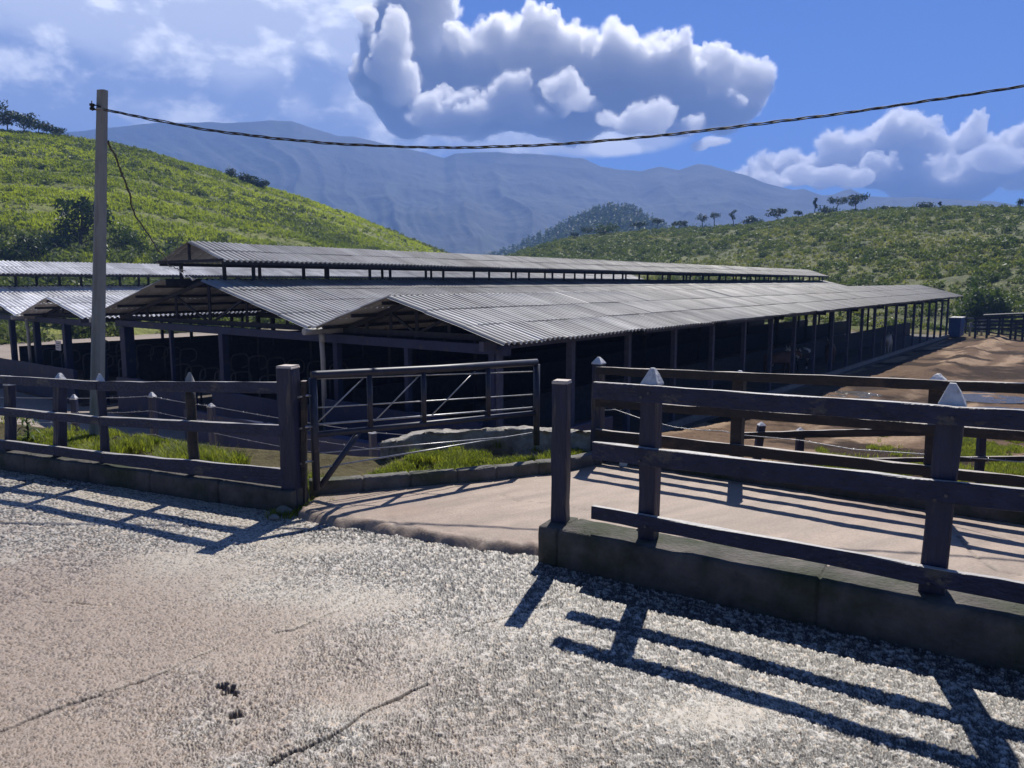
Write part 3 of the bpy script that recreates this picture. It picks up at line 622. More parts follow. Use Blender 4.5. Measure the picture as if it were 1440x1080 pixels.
# --- barbed wire fence below the left grass strip
bw = empty('wire_fence', (-4, 10.8, -.9)); tag(bw, 'sagging wire fence on short white capped posts below the left grass strip', 'fence')
wp = []
for i, (u, vt, Yp, cp) in enumerate(((104,561,11.4,.07),(214,558,11.0,.07),(297,572,10.6,.05),(524,609,9.6,.03))):
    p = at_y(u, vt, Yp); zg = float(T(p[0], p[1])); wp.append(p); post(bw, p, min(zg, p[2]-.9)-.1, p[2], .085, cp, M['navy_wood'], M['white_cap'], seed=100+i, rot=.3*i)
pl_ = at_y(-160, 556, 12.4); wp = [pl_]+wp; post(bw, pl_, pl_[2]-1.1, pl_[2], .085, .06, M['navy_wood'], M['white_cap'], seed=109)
wp.append((.9, 8.7, wp[-1][2]+.02))
for i, dz in enumerate((.02, -.2, -.36, -.55)):
    pts = []
    for a, b in zip(wp[:-1], wp[1:]):
        for t in np.linspace(0, 1, 9)[:-1]:
            sg = .012*(1+i*.5)*4*t*(1-t); pts.append((a[0]+(b[0]-a[0])*t, a[1]+(b[1]-a[1])*t-.05, a[2]+(b[2]-a[2])*t+dz-sg))
    m = MB(); m.tube(pts, 0.0045 if i in (0, 3) else .003, n=6)
    rr = random.Random(i)
    for q in range(0, len(pts)-1):
        for _ in range(3):
            t = rr.random(); c = Vector(pts[q]).lerp(Vector(pts[q+1]), t); a = Vector((rr.uniform(-1,1), rr.uniform(-1,1), rr.uniform(-1,1))).normalized()*.016
            m.tube([c-a, c+a], .0022, n=3)
    m.build('wire', M['wire'], bw)
# barbed wire strung through the driveway fence
m = MB(); pts = [at_y(*q) for q in ((845,577,7.3),(865,576,7.3),(905,590,7.0),(950,601,7.0),(985,605,6.9),(1015,606,6.8),(1045,612,6.6),(1124,619,6.3),(1200,632,6.0),(1320,640,5.4),(1440,650,5.0))]
m.tube(pts, .004, n=6)
for q in range(len(pts)-1):
    for t in np.linspace(0, 1, 6)[:-1]:
        c = Vector(pts[q]).lerp(Vector(pts[q+1]), t); a = Vector((random.uniform(-1,1), random.uniform(-.5,.5), random.uniform(-1,1))).normalized()*.014; m.tube([c-a, c+a], .0025, n=3)
m.build('barbed_wire', M['wire'], f2)

# ------------------------------------------------------------------ power pole and cables
pb = at_y(134, 640, 8.2); ptop = at_y(144, 127, 8.2)
pr_ = empty('power_pole', (pb[0], pb[1], 0)); tag(pr_, 'tapered grey concrete power pole behind the left fence', 'utility pole')
m = MB(); n = 24; rings = []
for i in range(n+1):
    t = i/n; z = -.3+(ptop[2]+.3)*t; c = Vector((pb[0]+(ptop[0]-pb[0])*t, pb[1], z)); a = .069-.022*t; b = a*.8; gsl = .32*a if (i % 5) and i < 18 else 0
    ring = [(a*.5,-b),(a,-b*.7),(a,b*.7),(a*.6,b),(-a*.6,b),(-a,b*.7),(-a,-b*.7),(-a*.5,-b),(-a*.1,-b+gsl),(a*.35,-b+gsl)]
    an = R(-14); rings.append([c+Vector((x*math.cos(an)-y*math.sin(an), x*math.sin(an)+y*math.cos(an), 0)) for x, y in ring])
m.loft(rings); m.build('shaft', M['pole_concrete'], pr_)
m = MB(); b0_ = at_y(141, 150, 8.15); b1_ = at_y(128, 146, 8.15); m.beam(b0_, b1_, .02, .012); m.tube([(b1_[0]+.01, b1_[1], b1_[2]-.07), (b1_[0]+.01, b1_[1], b1_[2]+.03)], .006); m.build('bracket', M['black_rubber'], pr_)
m = MB(); cc = (b1_[0]+.01, b1_[1], b1_[2]-.03); m.tube([(cc[0], cc[1], cc[2]+z) for z in (-.034,-.03,-.012,0,.012,.03,.034)], [.012,.026,.026,.014,.026,.026,.012], n=14); m.build('insulator', M['black_rubber'], pr_)
m = MB(); zc = at_y(143, 153, 8.15)[2]; bq = at_y(143, 153, 8.2); m.tube([(bq[0]+.06*math.cos(a), bq[1]+.052*math.sin(a), zc+.004*math.sin(3*a)) for a in np.linspace(0, 2*math.pi, 17)], .007, n=6); m.build('band', M['wire'], pr_)
def strands(P3, rad, off, pitch, root, name, wob=0, seed=0):
    P3 = np.array(P3); L = np.concatenate([[0], np.cumsum(np.linalg.norm(np.diff(P3, axis=0), axis=1))]); N = int(L[-1]/.03)
    ss = np.linspace(0, L[-1], N); C = np.stack([np.interp(ss, L, P3[:, k]) for k in range(3)], -1)
    for _ in range(6):                                   # round the corners of the measured line
        K = 21; pad = np.pad(C, ((K//2, K//2), (0, 0)), 'edge'); C2 = np.stack([np.convolve(pad[:, k], np.ones(K)/K, 'valid') for k in range(3)], -1); C2[0] = C[0]; C2[-1] = C[-1]; C = C2
    tdir = np.gradient(C, axis=0); tdir /= np.linalg.norm(tdir, axis=1)[:, None]; sx = np.cross(tdir, [0,0,1]); sx /= np.linalg.norm(sx, axis=1)[:, None]; sy = np.cross(sx, tdir)
    if wob: C = C+sx*(wob*(fbm(ss*.9, ss*0+seed, 3, seed)-.5))[:, None]+sy*(wob*(fbm(ss*1.1, ss*0+seed+4, 3, seed+2)-.5))[:, None]
    for k in range(3):
        ph = 2*math.pi*ss/pitch+2*math.pi*k/3+1.2*fbm(ss*1.5, ss*0, 2, 5); rr = off*(.7+.9*fbm(ss*1.3, ss*0+k*3., 3, 8+k))
        pts = C+sx*(rr*np.cos(ph))[:, None]+sy*(rr*np.sin(ph))[:, None]; m = MB(); m.tube([tuple(p) for p in pts], rad, n=7); m.build('strand', M['black_rubber'], root)
CP = np.array([pb[0], 8.1]); CD = np.array([1, -.115]); CD /= np.linalg.norm(CD)
cab = empty('power_cable', (0, 5.5, 2.9)); tag(cab, 'thick black twisted cable sagging across the sky from the pole to the right', 'cable', 'cables on the pole')
strands([on_line(CP, CD, u, v) for u, v in ((146,154),(200,166),(250,177),(320,188),(400,197),(480,203),(560,207),(640,208),(720,207),(800,203),(900,194),(1000,183),(1100,171),(1200,157),(1320,140),(1440,122),(1600,93),(1900,30))], .0053, .0082, .8, cab, 'c', .01, 3)
dp = empty('power_cable', (-4, 8, 2)); tag(dp, 'thin drooping cable from the pole down to the barn roof', 'cable', 'cables on the pole')
e3 = B(.2, 15.6, 2.2); DP = np.array([pb[0]+.05, 8.2]); DD = np.array([e3[0], e3[1]])-DP; DD /= np.linalg.norm(DD)
ends = [on_line(DP, DD, u, v) for u, v in ((149,196),(158,216),(168,240),(180,266),(187,288),(198,312),(213,338),(227,357),(240,374))]
strands(ends+[e3], .007, .008, .6, dp, 'd', .10, 8)
m = MB(); m.tube([at_y(*q) for q in ((250,380,23),(256,384,22.9),(260,391,22.8),(266,389,22.7),(271,394,22.6),(277,391,22.5))], [.012,.02,.026,.018,.024,.01], n=7); m.build('clamp', M['wire'], dp)

# ------------------------------------------------------------------ barns
def sheet(root, name, w0, z0, w1, z1, s0=0., s1=BLEN, zs=.0035, pitch=.215, amp=.033, rows=4, seed=0):
    """corrugated roof slope from (w0,z0) eave to (w1,z1) ridge, waves run down the slope"""
    per = 8; mat = 'sheen_roof' if root is bl else 'roof'; ns = int((s1-s0)/pitch*per)+1; ss = np.linspace(s0, s1, ns); nw = rows*2
    tt = []; dz = []
    for r_ in range(rows):
        a, b = r_/rows, (r_+1)/rows
        tt += [max(0, a-.012), b]; dz += [.018 if r_ else 0, .0]
    tt = np.array(tt); dz = np.array(dz)
    A, Tm = np.meshgrid(ss, tt); DZ = np.repeat(dz[:, None], ns, 1)
    rowid = np.repeat(np.repeat(np.arange(rows), 2)[:, None], ns, 1); shid = np.floor(A/1.05)
    jit = (_hash(shid, rowid, seed)-.5)
    Wv = w0+(w1-w0)*Tm+np.where(Tm < .05, (jit*.07)*np.sign(w1-w0), 0); Zv = z0+(z1-z0)*Tm+DZ+zs*(A)+amp*np.tanh(2.8*np.cos(2*math.pi*A/pitch)+.5)+jit*.016+.03*(fbm(A*.25, Tm*2, 3, seed+3)-.5)
    X = BC[0]+BD[0]*A-BG[0]*Wv; Y = BC[1]+BD[1]*A-BG[1]*Wv
    idx = np.arange(A.size).reshape(A.shape); F = []
    for q in range(0, len(tt)-1, 2): F.append(np.stack([idx[q,:-1], idx[q,1:], idx[q+1,1:], idx[q+1,:-1]], -1))
    F = np.concatenate(F); l = root.location
    sl = Tm*abs(w1-w0)*1.04
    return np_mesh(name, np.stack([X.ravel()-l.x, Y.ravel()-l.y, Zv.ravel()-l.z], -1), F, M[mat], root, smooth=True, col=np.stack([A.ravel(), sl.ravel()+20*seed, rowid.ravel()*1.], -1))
bl = None
def bbeam(m, a, b, w, h): m.beam(B(*a), B(*b), w, h, ch=.06); return m
def one(root, name, mat, *beams):
    m = MB()
    for a, b, w, h in beams: bbeam(m, a, b, w, h)
    return m.build(name, mat, root)
def truss(root, s, wl, wr, zl, zr_, wp, zp, drop=.0, tie=None, web=True, mat='dark_timber'):
    """front or inner truss between right eave wr and left eave wl, peak (wp, zp)"""
    m = MB(); tz = tie if tie is not None else min(zl, zr_)-.22
    bbeam(m, (s, wr, tz), (s, wl, tz), .1, .17)
    bbeam(m, (s, wr, zr_-.1), (s, wp, zp-.1), .08, .14); bbeam(m, (s, wp, zp-.1), (s, wl, zl-.1), .08, .14)
    if web:
        for f in (.33, .66):
            for (we, ze) in ((wr, zr_), (wl, zl)):
                w_ = we+(wp-we)*f; z_ = ze+(zp-ze)*f-.15; bbeam(m, (s+.02, w_, tz), (s+.02, w_, z_), .09, .07)
        bbeam(m, (s+.02, wp, tz), (s+.02, wp, zp-.15), .1, .08)
        for (we, ze) in ((wr, zr_), (wl, zl)):
            bbeam(m, (s+.03, we+(wp-we)*.97, tz+.05), (s+.03, we+(wp-we)*.66, ze+(zp-ze)*.66-.18), .07, .07)
    return m.build('truss', M[mat], root)
def column(root, s, w, z0, z1, sz=.16, mat='column_paint', flare=0):
    m = MB(); m.beam(B(s, w, z0), B(s, w, z1), sz, sz, up=(BD[0], BD[1], 0), ch=.05)
    if flare: m.beam(B(s, w-.0, z1-.35), B(s, w+flare, z1-.02), sz*.8, sz*.7, up=(BD[0], BD[1], 0))
    return m.build('column', M[mat], root)
def barn(root, small, big, mon, zoff, gable_cols, side_cols):
    (e0, ze0), (p0, zp0), (v0, zv0) = small; (v1, zv1), (p1, zp1), (e1, ze1) = big; hw, zme, zmr = mon
    sheet(root, 'roof_slope', e0-.02, ze0, p0, zp0+.0, s0=-.55, rows=3, seed=1); sheet(root, 'roof_slope', v0, zv0, p0, zp0, s0=-.55, rows=3, seed=2)
    hole = hw*.62
    zt = lambda w: zv1+(zp1-zv1)*abs(w-v1)/abs(p1-v1)
    sheet(root, 'roof_slope', v1+.12, zv1+.02, p1-hole, zt(p1-hole), s0=-.55, s1=BLEN-1, rows=4, seed=3)
    sheet(root, 'roof_slope', e1, ze1, p1+hole, zt(p1-hole), s0=-.55, s1=BLEN-1, rows=4, seed=4)
    mr = sheet(root, 'monitor_roof', p1-hw, zme, p1, zmr, s0=-.15, s1=BLEN-2, zs=.001, rows=2, seed=5); sheet(root, 'monitor_roof', p1+hw, zme, p1, zmr, s0=-.15, s1=BLEN-2, zs=.001, rows=2, seed=6)
    # monitor frame: short posts in pairs along both sides
    k = 0; sp = 3.33; zl = zt(p1-hole)
    for i in range(22):
        s = .35+sp*i
        if s > BLEN-2.2: break
        for sg in (-1, 1):
            for ds in (0, 1.15):
                if sg == 1 and ds: continue
                m = MB(); zb = zl-.25+.0035*s; bbeam(m, (s+ds, p1+sg*(hole+.05), zb), (s+ds, p1+sg*(hole+.05), zme+.1+.001*s), .11, .11)
                if ds == 0 and sg < 0: bbeam(m, (s, p1+sg*(hole+.02), zme+.12+.001*s), (s+1.15, p1+sg*(hole+.02), zme+.12+.001*s), .07, .09)
                m.build('monitor_post', M['dark_timber'], root)
    for sg in (-1, 1):
        one(root, 'monitor_beam', M['dark_timber'], ((-.1, p1+sg*(hw-.12), zme-.06), (BLEN-2, p1+sg*(hw-.12), zme+.02), .07, .12))
        one(root, 'curb_board', M['dark_timber'], ((-.3, p1+sg*(hole-.02), zl-.08), (BLEN-1.2, p1+sg*(hole-.02), zl+.16), .05, .26))
    m = MB(); bbeam(m, (-.12, p1-hw+.1, zme+.02), (-.12, p1+hw-.1, zme+.02), .06, .1); bbeam(m, (-.1, p1, zme), (-.1, p1, zmr-.06), .08, .08); m.build('monitor_tie', M['dark_timber'], root)
    # front beams and trusses
    zb = min(ze0, zv0)-.22
    one(root, 'front_beam', M['blue_paint'], ((.3, e0+.5, zb-.02), (.3, e1-.6, zb+.02), .16, .26))
    for i, s in enumerate(np.arange(.55, BLEN, 6.66)):
        truss(root, s, v0-.2, e0+.4, zv0+.0035*s, ze0+.0035*s, p0, zp0+.0035*s, tie=zb+.24+.0035*s if i == 0 else zb+.1)
        truss(root, s, e1-.4, v1+.3, ze1+.0035*s, zv1+.0035*s, p1, zt(p1-hole)+.1+.0035*s, tie=zb+.24 if i == 0 else zb+.1)
    # purlins under the slopes
    for (wa, za, wb, zb_, cnt) in ((e0, ze0, p0, zp0, 3), (v0, zv0, p0, zp0, 3), (v1, zv1, p1-hole, zl, 4), (e1, ze1, p1+hole, zl, 4)):
        for f in np.linspace(.12, .9, cnt): one(root, 'purlin', M['dark_timber'], ((-.4, wa+(wb-wa)*f, za+(zb_-za)*f-.09), (BLEN-1.2, wa+(wb-wa)*f, za+(zb_-za)*f-.09+.0035*BLEN), .06, .1))
    one(root, 'eave_beam', M['column_paint'], ((-.3, e0+.9, ze0-.12), (BLEN-.2, e0+.9, ze0-.12+.0035*BLEN), .14, .24))
    for w, sz in gable_cols: column(root, .3, w, FLOOR-.1, zb-.12, sz, 'blue_paint', flare=.0)
    if side_cols:
        for i in range(22): column(root, .35+3.33*i, e0+.9, FLOOR-.1, ze0-.22+.0035*(.35+3.33*i), .2 if i < 2 else .17)
    for row in (v0+.05, p1-2.6, p1+2.6, e1-.6):
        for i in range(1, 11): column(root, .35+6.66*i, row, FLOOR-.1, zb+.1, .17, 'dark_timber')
    # inside: slab, feed kerbs and pen walls
    m = MB(); P = [B(-.6, e0+.55, 0)[:2], B(BLEN, e0+.55, 0)[:2], B(BLEN, e1-.4, 0)[:2], B(-.6, e1-.4, 0)[:2]]; m.prism(P, FLOOR-.5, FLOOR-.0); m.build('floor_slab', M['barn_floor'], root)
    one(root, 'feed_kerb', M['feed_kerb'], ((.2, e0+.72, FLOOR+.1), (BLEN, e0+.72, FLOOR+.1), .18, .22))
    for w in (p0+.3, p1-4.4, p1-.2, p1+4.6): one(root, 'pen_wall', M['dark_timber'], ((3.5, w, FLOOR+.65), (BLEN-2, w, FLOOR+.65), .16, 1.3))
    # valley gutter with its open end, and down pipe
    for w, z in ((v0+.06, zv0-.07),):
        m = MB(); m.tube([B(-.75, w, z-.03), B(-.5, w, z-.03), B(BLEN, w, z+.2)], .1, n=12); m.build('gutter', M['pvc_grey'], root)
        m = MB(); m.tube([B(-.12, w+.0, z-.1), B(-.1, w-.02, -.6), B(-.1, w-.02, FLOOR+.1)], .075, n=12); m.build('down_pipe', M['pvc_grey'], root)
        m = MB(); m.tube([B(-.1, w-.02, -.02), B(-.1, w-.02, .22)], .088, n=12); m.build('pipe_collar', M['pvc_grey'], root)
    for w, z in ((e1, ze1-.1),):
        one(root, 'rafter_end', M['pvc_grey'], ((-.62, w-.25, z-.02), (-.4, w-.25, z-.02), .22, .22))
br = empty('cattle_barn', B(0, 11, FLOOR)); tag(br, 'long open cattle barn with twin grey gables and raised ridge vent right of the pole', 'barn', 'cattle barns')
barn(br, ((0, .3), (4.0, 1.38), (7.3, .42)), ((7.4, .42), (14.65, 2.2), (22.0, .38)), (2.25, 2.5, 3.2), 0, [(1.0,.2),(4.1,.16),(7.15,.2),(13.4,.26),(17.0,.14),(20.6,.42)], True)
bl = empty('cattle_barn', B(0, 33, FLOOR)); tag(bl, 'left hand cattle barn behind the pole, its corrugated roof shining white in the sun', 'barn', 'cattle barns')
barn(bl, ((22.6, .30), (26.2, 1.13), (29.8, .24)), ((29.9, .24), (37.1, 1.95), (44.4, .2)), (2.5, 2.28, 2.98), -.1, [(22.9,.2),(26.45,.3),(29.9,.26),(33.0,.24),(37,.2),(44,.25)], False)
# pen walls along the fronts: blue painted, in the shade of the gables
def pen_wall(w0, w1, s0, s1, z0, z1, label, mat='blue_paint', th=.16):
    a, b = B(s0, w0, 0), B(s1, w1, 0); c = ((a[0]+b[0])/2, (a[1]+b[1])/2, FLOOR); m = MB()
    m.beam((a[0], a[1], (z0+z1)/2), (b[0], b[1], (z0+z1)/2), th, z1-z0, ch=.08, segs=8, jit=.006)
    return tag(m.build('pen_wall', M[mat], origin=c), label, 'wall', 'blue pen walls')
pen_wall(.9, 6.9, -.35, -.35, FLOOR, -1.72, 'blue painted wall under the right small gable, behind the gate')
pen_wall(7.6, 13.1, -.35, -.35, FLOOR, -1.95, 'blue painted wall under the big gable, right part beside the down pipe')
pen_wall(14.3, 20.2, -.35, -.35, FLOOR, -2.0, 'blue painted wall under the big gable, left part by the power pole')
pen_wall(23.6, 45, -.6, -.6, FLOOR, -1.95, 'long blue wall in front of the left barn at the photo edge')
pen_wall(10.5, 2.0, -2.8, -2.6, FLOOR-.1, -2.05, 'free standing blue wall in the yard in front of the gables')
# blue block with a doorway at the right corner, pipe rail in front
kb = empty('store_block', B(2.2, -.1, FLOOR)); tag(kb, 'small blue walled block with a dark doorway below the near roof corner', 'shed')
m = MB(); 
for (wa, wb) in ((2.6, .35), (-.35, -.7)): m.beam(B(.6, wa, FLOOR+.75), B(.6, wb, FLOOR+.75), .15, 1.5, ch=.05)
m.beam(B(.6, .36, FLOOR+1.42), B(.6, -.36, FLOOR+1.42), .15, .16, ch=.02)
m.beam(B(.7, -.62, FLOOR+.75), B(3.4, -.62, FLOOR+.75), .15, 1.5, ch=.05); m.build('wall', M['blue_paint'], kb)
m = MB(); m.beam(B(.66, .36, FLOOR+.68), B(.66, -.36, FLOOR+.68), .05, 1.34); m.build('door', M['dark_timber'], kb)
pr = empty('pipe_rail', B(-.6, 1, FLOOR)); tag(pr, 'thin dark pipe handrail in front of the small blue block', 'railing')
m = MB()
for w in (3, 1.8, .6, -.6): m.tube([B(-.6, w, FLOOR-.2), B(-.6, w, FLOOR+1.0)], .025, n=8)
m.build('uprights', M['gate_paint'], pr); m = MB(); m.tube([B(-.6, 3, FLOOR+1), B(-.6, -.6, FLOOR+1)], .025, n=8); m.tube([B(-.6, 3, FLOOR+.55), B(-.6, -.6, FLOOR+.55)], .02, n=8); m.build('rails', M['gate_paint'], pr)
# blue tank and pipes at the far end
q = B(BLEN+.6, 1.0, FLOOR); bt = empty('water_trough', q); tag(bt, 'bright blue walled water trough at the far end of the right barn', 'trough')
m = MB(); m.beam(B(BLEN-2.2, .3, FLOOR+.9), B(BLEN+.6, .3, FLOOR+.9), 1.0, 1.8, ch=.03, up=(0,0,1)); m.build('body', M['bright_blue'], bt)
m = MB(); m.beam(B(BLEN-2.25, .3, FLOOR+1.84), B(BLEN+.65, .3, FLOOR+1.84), 1.1, .08); m.build('rim', M['pvc_white'], bt)
for i, w in enumerate((-.9, -1.3, -1.7)):
    p = B(BLEN-1+.9*i, w, FLOOR); m = MB(); m.tube([p, (p[0], p[1], p[2]+1.3)], .1, n=12); m.tube([(p[0], p[1], p[2]+1.3), (p[0], p[1], p[2]+1.36)], .12, n=12)
    tag(m.build('bollard', M['pvc_grey'], origin=p), 'short grey pipe post beside the blue trough at the barn end', 'bollard', 'pipe posts by the trough')
# white notice on the post of the left barn
p = at_y(82, 486, 33.2); sg = empty('notice_sign', p); tag(sg, 'small white notice board fixed on a blue barn post left of the pole', 'sign')
ax = Vector((BG[0], BG[1], 0)); m = MB(); m.beam(Vector(p)-ax*.27, Vector(p)+ax*.27, .02, .42, ch=.02); m.build('plate', M['sign_white'], sg)
m = MB(); fo = Vector((-BD[0], -BD[1], 0))*.014
for k, (a, b, z) in enumerate(((-.17,.17,.1),(-.15,.13,0),(-.17,.1,-.1))): m.beam(Vector(p)+ax*a+fo+Vector((0,0,z)), Vector(p)+ax*b+fo+Vector((0,0,z)), .004, .028, ch=.01)
m.build('faded_lettering', M['ink'], sg)
# cubicle dividers: bent pipe loops, rows inside both barns
def loop(root):
    m = MB(); pts = [(0,0,.35),(0,0,.95),(.06,0,1.12),(.2,0,1.18),(.62,0,1.18),(.8,0,1.12),(.88,0,.98),(.88,0,.72),(.8,0,.6),(.55,0,.55)]
    P = [Vector(p) for p in pts]
    for _ in range(2): P = [P[0]]+[q for a, b in zip(P[:-1], P[1:]) for q in (a*.75+b*.25, a*.25+b*.75)]+[P[-1]]
    m.tube(P, .032, n=8); m.build('loop', M['pipe_steel'], root)
    m = MB(); m.tube([(0,0,-.35),(0,0,.9)], .04, n=8); m.build('leg', M['pipe_steel'], root)
an = -math.atan2(-BG[1], BG[0]); proto = empty('stall_divider', (0,0,0))
loop(proto); first = True
for rowi, (s, ws) in enumerate(((1.6, [12.2, 13.3, 15.2, 16.3, 17.4, 18.5, 19.6, 24.4, 25.6, 26.9, 28.1, 30.6, 31.8, 33]), (4.6, [13.0, 14.4, 15.8, 17.2, 18.6, 20, 24.5, 26.0, 27.4, 28.9, 31.2, 32.6, 34]))):
    for w in ws:
        o = proto if first else copy_tree(proto); first = False
        p = B(s, w, FLOOR+.55+.2*rowi); o.location = p; o.rotation_euler = (0, 0, math.atan2(BD[1], BD[0])+random.uniform(-.06, .06))
        tag(o, 'bent steel pipe cubicle divider standing in a row inside the shaded barn', 'stall divider', 'pipe cubicle dividers in the barns')

# ------------------------------------------------------------------ cows in the shade under the right eave
def cow(name, pos, head, mats, label, lie=False):
    root = empty(name, pos, head); bm = bmesh.new(); sk = bm.verts.layers.skin.verify()
    def vtx(p, r): 
        v = bm.verts.new(p); v[sk].radius = (r, r) if not isinstance(r, tuple) else r; return v
    def chain(start, lst):
        prev = start
        for p, r in lst:
            v = vtx(p, r); bm.edges.new((prev, v)); prev = v
        return prev
    hz = .0
    pel = vtx((-.62,0,1.18+hz), (.25,.27)); bm.verts.ensure_lookup_table()
    mid = chain(pel, [((-.25,0,1.06+hz), (.31,.36)), ((.2,0,1.04+hz), (.32,.38))]); sh = chain(mid, [((.62,0,1.1+hz), (.25,.34))])
    chain(sh, [((.92,0,1.24+hz), (.15,.2)), ((1.15,0,1.32+hz), (.12,.15)), ((1.32,0,1.3+hz), (.11,.13)), ((1.52,0,1.14+hz), (.075,.085)), ((1.6,0,1.07+hz), (.07,.07))])
    for sy in (-1, 1):
        chain(sh, [((.6,sy*.17,.82), .115), ((.62,sy*.19,.5), .062), ((.6,sy*.19,.12), .048), ((.63,sy*.19,.03), .058)])
        chain(pel, [((-.6,sy*.2,.86), .16), ((-.74,sy*.2,.55), .075), ((-.66,sy*.2,.14), .048), ((-.63,sy*.2,.03), .058)])
    chain(pel, [((-.88,0,1.2), .05), ((-.95,0,.9), .025), ((-.95,0,.55), .04)])
    me = bpy.data.meshes.new('body'); bm.to_mesh(me); bm.free(); o = bpy.data.objects.new('body', me); COL.objects.link(o); o.parent = root; me.materials.append(M[mats])
    me.skin_vertices[0].data[0].use_root = True
    a = o.modifiers.new('Skin', 'SKIN'); a.use_smooth_shade = True; o.modifiers.new('Sub', 'SUBSURF').render_levels = 2
    for sy in (-1, 1):
        m = MB(); m.tube([Vector((1.27,sy*.1,1.4)), Vector((1.25,sy*.2,1.4)), Vector((1.24,sy*.28,1.36))], [.02,.05,.012], n=8); e = m.build('ear', M[mats]); e.parent = root
        m = MB(); m.tube([Vector((1.3,sy*.06,1.42)), Vector((1.3,sy*.13,1.5)), Vector((1.32,sy*.14,1.58))], [.022,.016,.005], n=8); e = m.build('horn', M['bare_cap']); e.parent = root
    m = MB(); m.tube([Vector((-.42,0,.72)), Vector((-.4,0,.62))], [.13,.06], n=10); e = m.build('udder', M['cow_pale']); e.parent = root
    return tag(root, label, 'cow', 'cows under the right eave')
cow('cow', B(27.5, 2.9, FLOOR), R(20), 'cow_brown', 'brown cow side on in the right barn, leftmost of the four cows')
cow('cow', B(31.5, 2.8, FLOOR), R(-150), 'cow_black', 'dark patched cow in the shade between two brown cows of the right barn')
cow('cow', B(36.5, 2.6, FLOOR), R(70), 'cow_brown', 'reddish brown cow seen end on in the shade of the right barn')
cow('cow', B(45.8, 1.15, FLOOR+.02), R(55), 'cow_pale', 'pale cream cow standing at the kerb beside an eave post')

# ------------------------------------------------------------------ corral and dark timber stack at the right edge
cr0 = np.array(at_y(1342, 470, 82)[:2]); cr1 = np.array(at_y(1470, 474, 66)[:2]); cdv = cr1-cr0; cl = np.linalg.norm(cdv); cdv = cdv/cl
cf = empty('corral_fence', (cr0[0], cr0[1], -3.4)); tag(cf, 'dark rail corral fence beyond the mud yard at the right edge', 'fence')
for t in np.arange(0, cl+6, 2.3):
    p = cr0+cdv*t; z = float(T(p[0], p[1])); m = MB(); m.beam((p[0], p[1], z-.2), (p[0], p[1], z+1.75), .16, .16); m.build('post', M['dark_timber'], cf)
for h_, mat in ((.4,'dark_timber'),(.8,'column_paint'),(1.2,'dark_timber'),(1.62,'column_paint')):
    m = MB(); a = cr0; b = cr0+cdv*(cl+6); m.beam((a[0], a[1], -3.43+h_), (b[0], b[1], -3.43+h_), .06, .15, segs=12, jit=.02); m.build('rail', M[mat], cf)
ck = at_y(1428, 462, 70); st_ = empty('loading_ramp', (ck[0], ck[1], -3.4)); tag(st_, 'dark covered timber loading ramp rising behind the corral fence', 'ramp')
m = MB(); ux = Vector((.85,-.5,0)); uy = Vector((.5,.85,0)); o_ = Vector((ck[0], ck[1], -3.4))
for i in range(9):
    a = o_+ux*(-3.2+i*.95); m.beam(a+Vector((0,0,-.2)), a+Vector((0,0,1.9+.12*min(i, 5))), .16, .16)
m.build('posts', M['dark_timber'], st_); m = MB()
for k in range(4): m.beam(o_+ux*-3.4+Vector((0,0,.9+.34*k)), o_+ux*5.2+Vector((0,0,1.3+.36*k)), .06, .2, segs=6, jit=.02)
m.build('side_boards', M['dark_timber'], st_); m = MB(); m.beam(o_+ux*-2.6+uy*.8+Vector((0,0,2.2)), o_+ux*5.4+uy*.8+Vector((0,0,2.75)), 2.0, .12); m.build('cover', M['black_rubber'], st_)

# ------------------------------------------------------------------ hills and mountains: polar sheets with real slopes
def profile(tab):
    """photo skyline -> (azimuth, rise per metre of plan distance)"""
    az = []; sl = []
    for u, v in tab:
        r = ray(u, v); az.append(math.atan2(r[0], r[1])); sl.append(r[2]/math.hypot(r[0], r[1]))
    return np.array(az), np.array(sl)
def hill(name, tab, r0, r1, base, az_lim, nr, na, shape, mat, nz=(1.2, .04, .35, .2), back=1.6, seed=0, flat=None, zcol=None):
    paz, psl = profile(tab); az = np.linspace(R(az_lim[0]), R(az_lim[1]), na)
    def H(A, t):
        """height at azimuth A, t in 0..1 foot to crest, 1..back falls behind"""
        rc = np.interp(A, *r1) if isinstance(r1, tuple) else r1+0*A; rf = np.interp(A, *r0) if isinstance(r0, tuple) else r0+0*A
        top = EYE+np.interp(A, paz, psl)*rc
        up = np.clip(t, 0, 1); f = shape(up); z = base+(top-base)*f
        z = np.where(t > 1, top-(top-base)*.9*((t-1)/(back-1))**1.3, z); return z, rf+(rc-rf)*t, top
    tt = np.concatenate([np.linspace(0, 1, nr), np.linspace(1, back, nr//4)[1:]])
    A, Tm = np.meshgrid(az, tt); z, rr, top = H(A, Tm)
    X = np.sin(A)*rr; Y = np.cos(A)*rr
    amp, f1, a2, f2 = nz; env = np.sin(np.pi*np.clip(Tm, 0, 1))**.6
    dz = amp*(fbm(X*f1, Y*f1, 4, seed)-.5)*2*env+a2*(fbm(X*f2, Y*f2, 4, seed+5)-.5)*(.4+.6*env); z = z+dz
    if zcol is not None: z = z+zcol(X, Y, A, Tm, env, top)
    n, k = A.shape; idx = np.arange(n*k).reshape(n, k); F = np.stack([idx[:-1,:-1], idx[:-1,1:], idx[1:,1:], idx[1:,:-1]], -1).reshape(-1, 4)[:, ::-1]
    o = np_mesh(name, np.stack([X.ravel(), Y.ravel(), z.ravel()], -1), F, mat, smooth=True); o['kind'] = 'structure'
    return X, Y, z, A, Tm
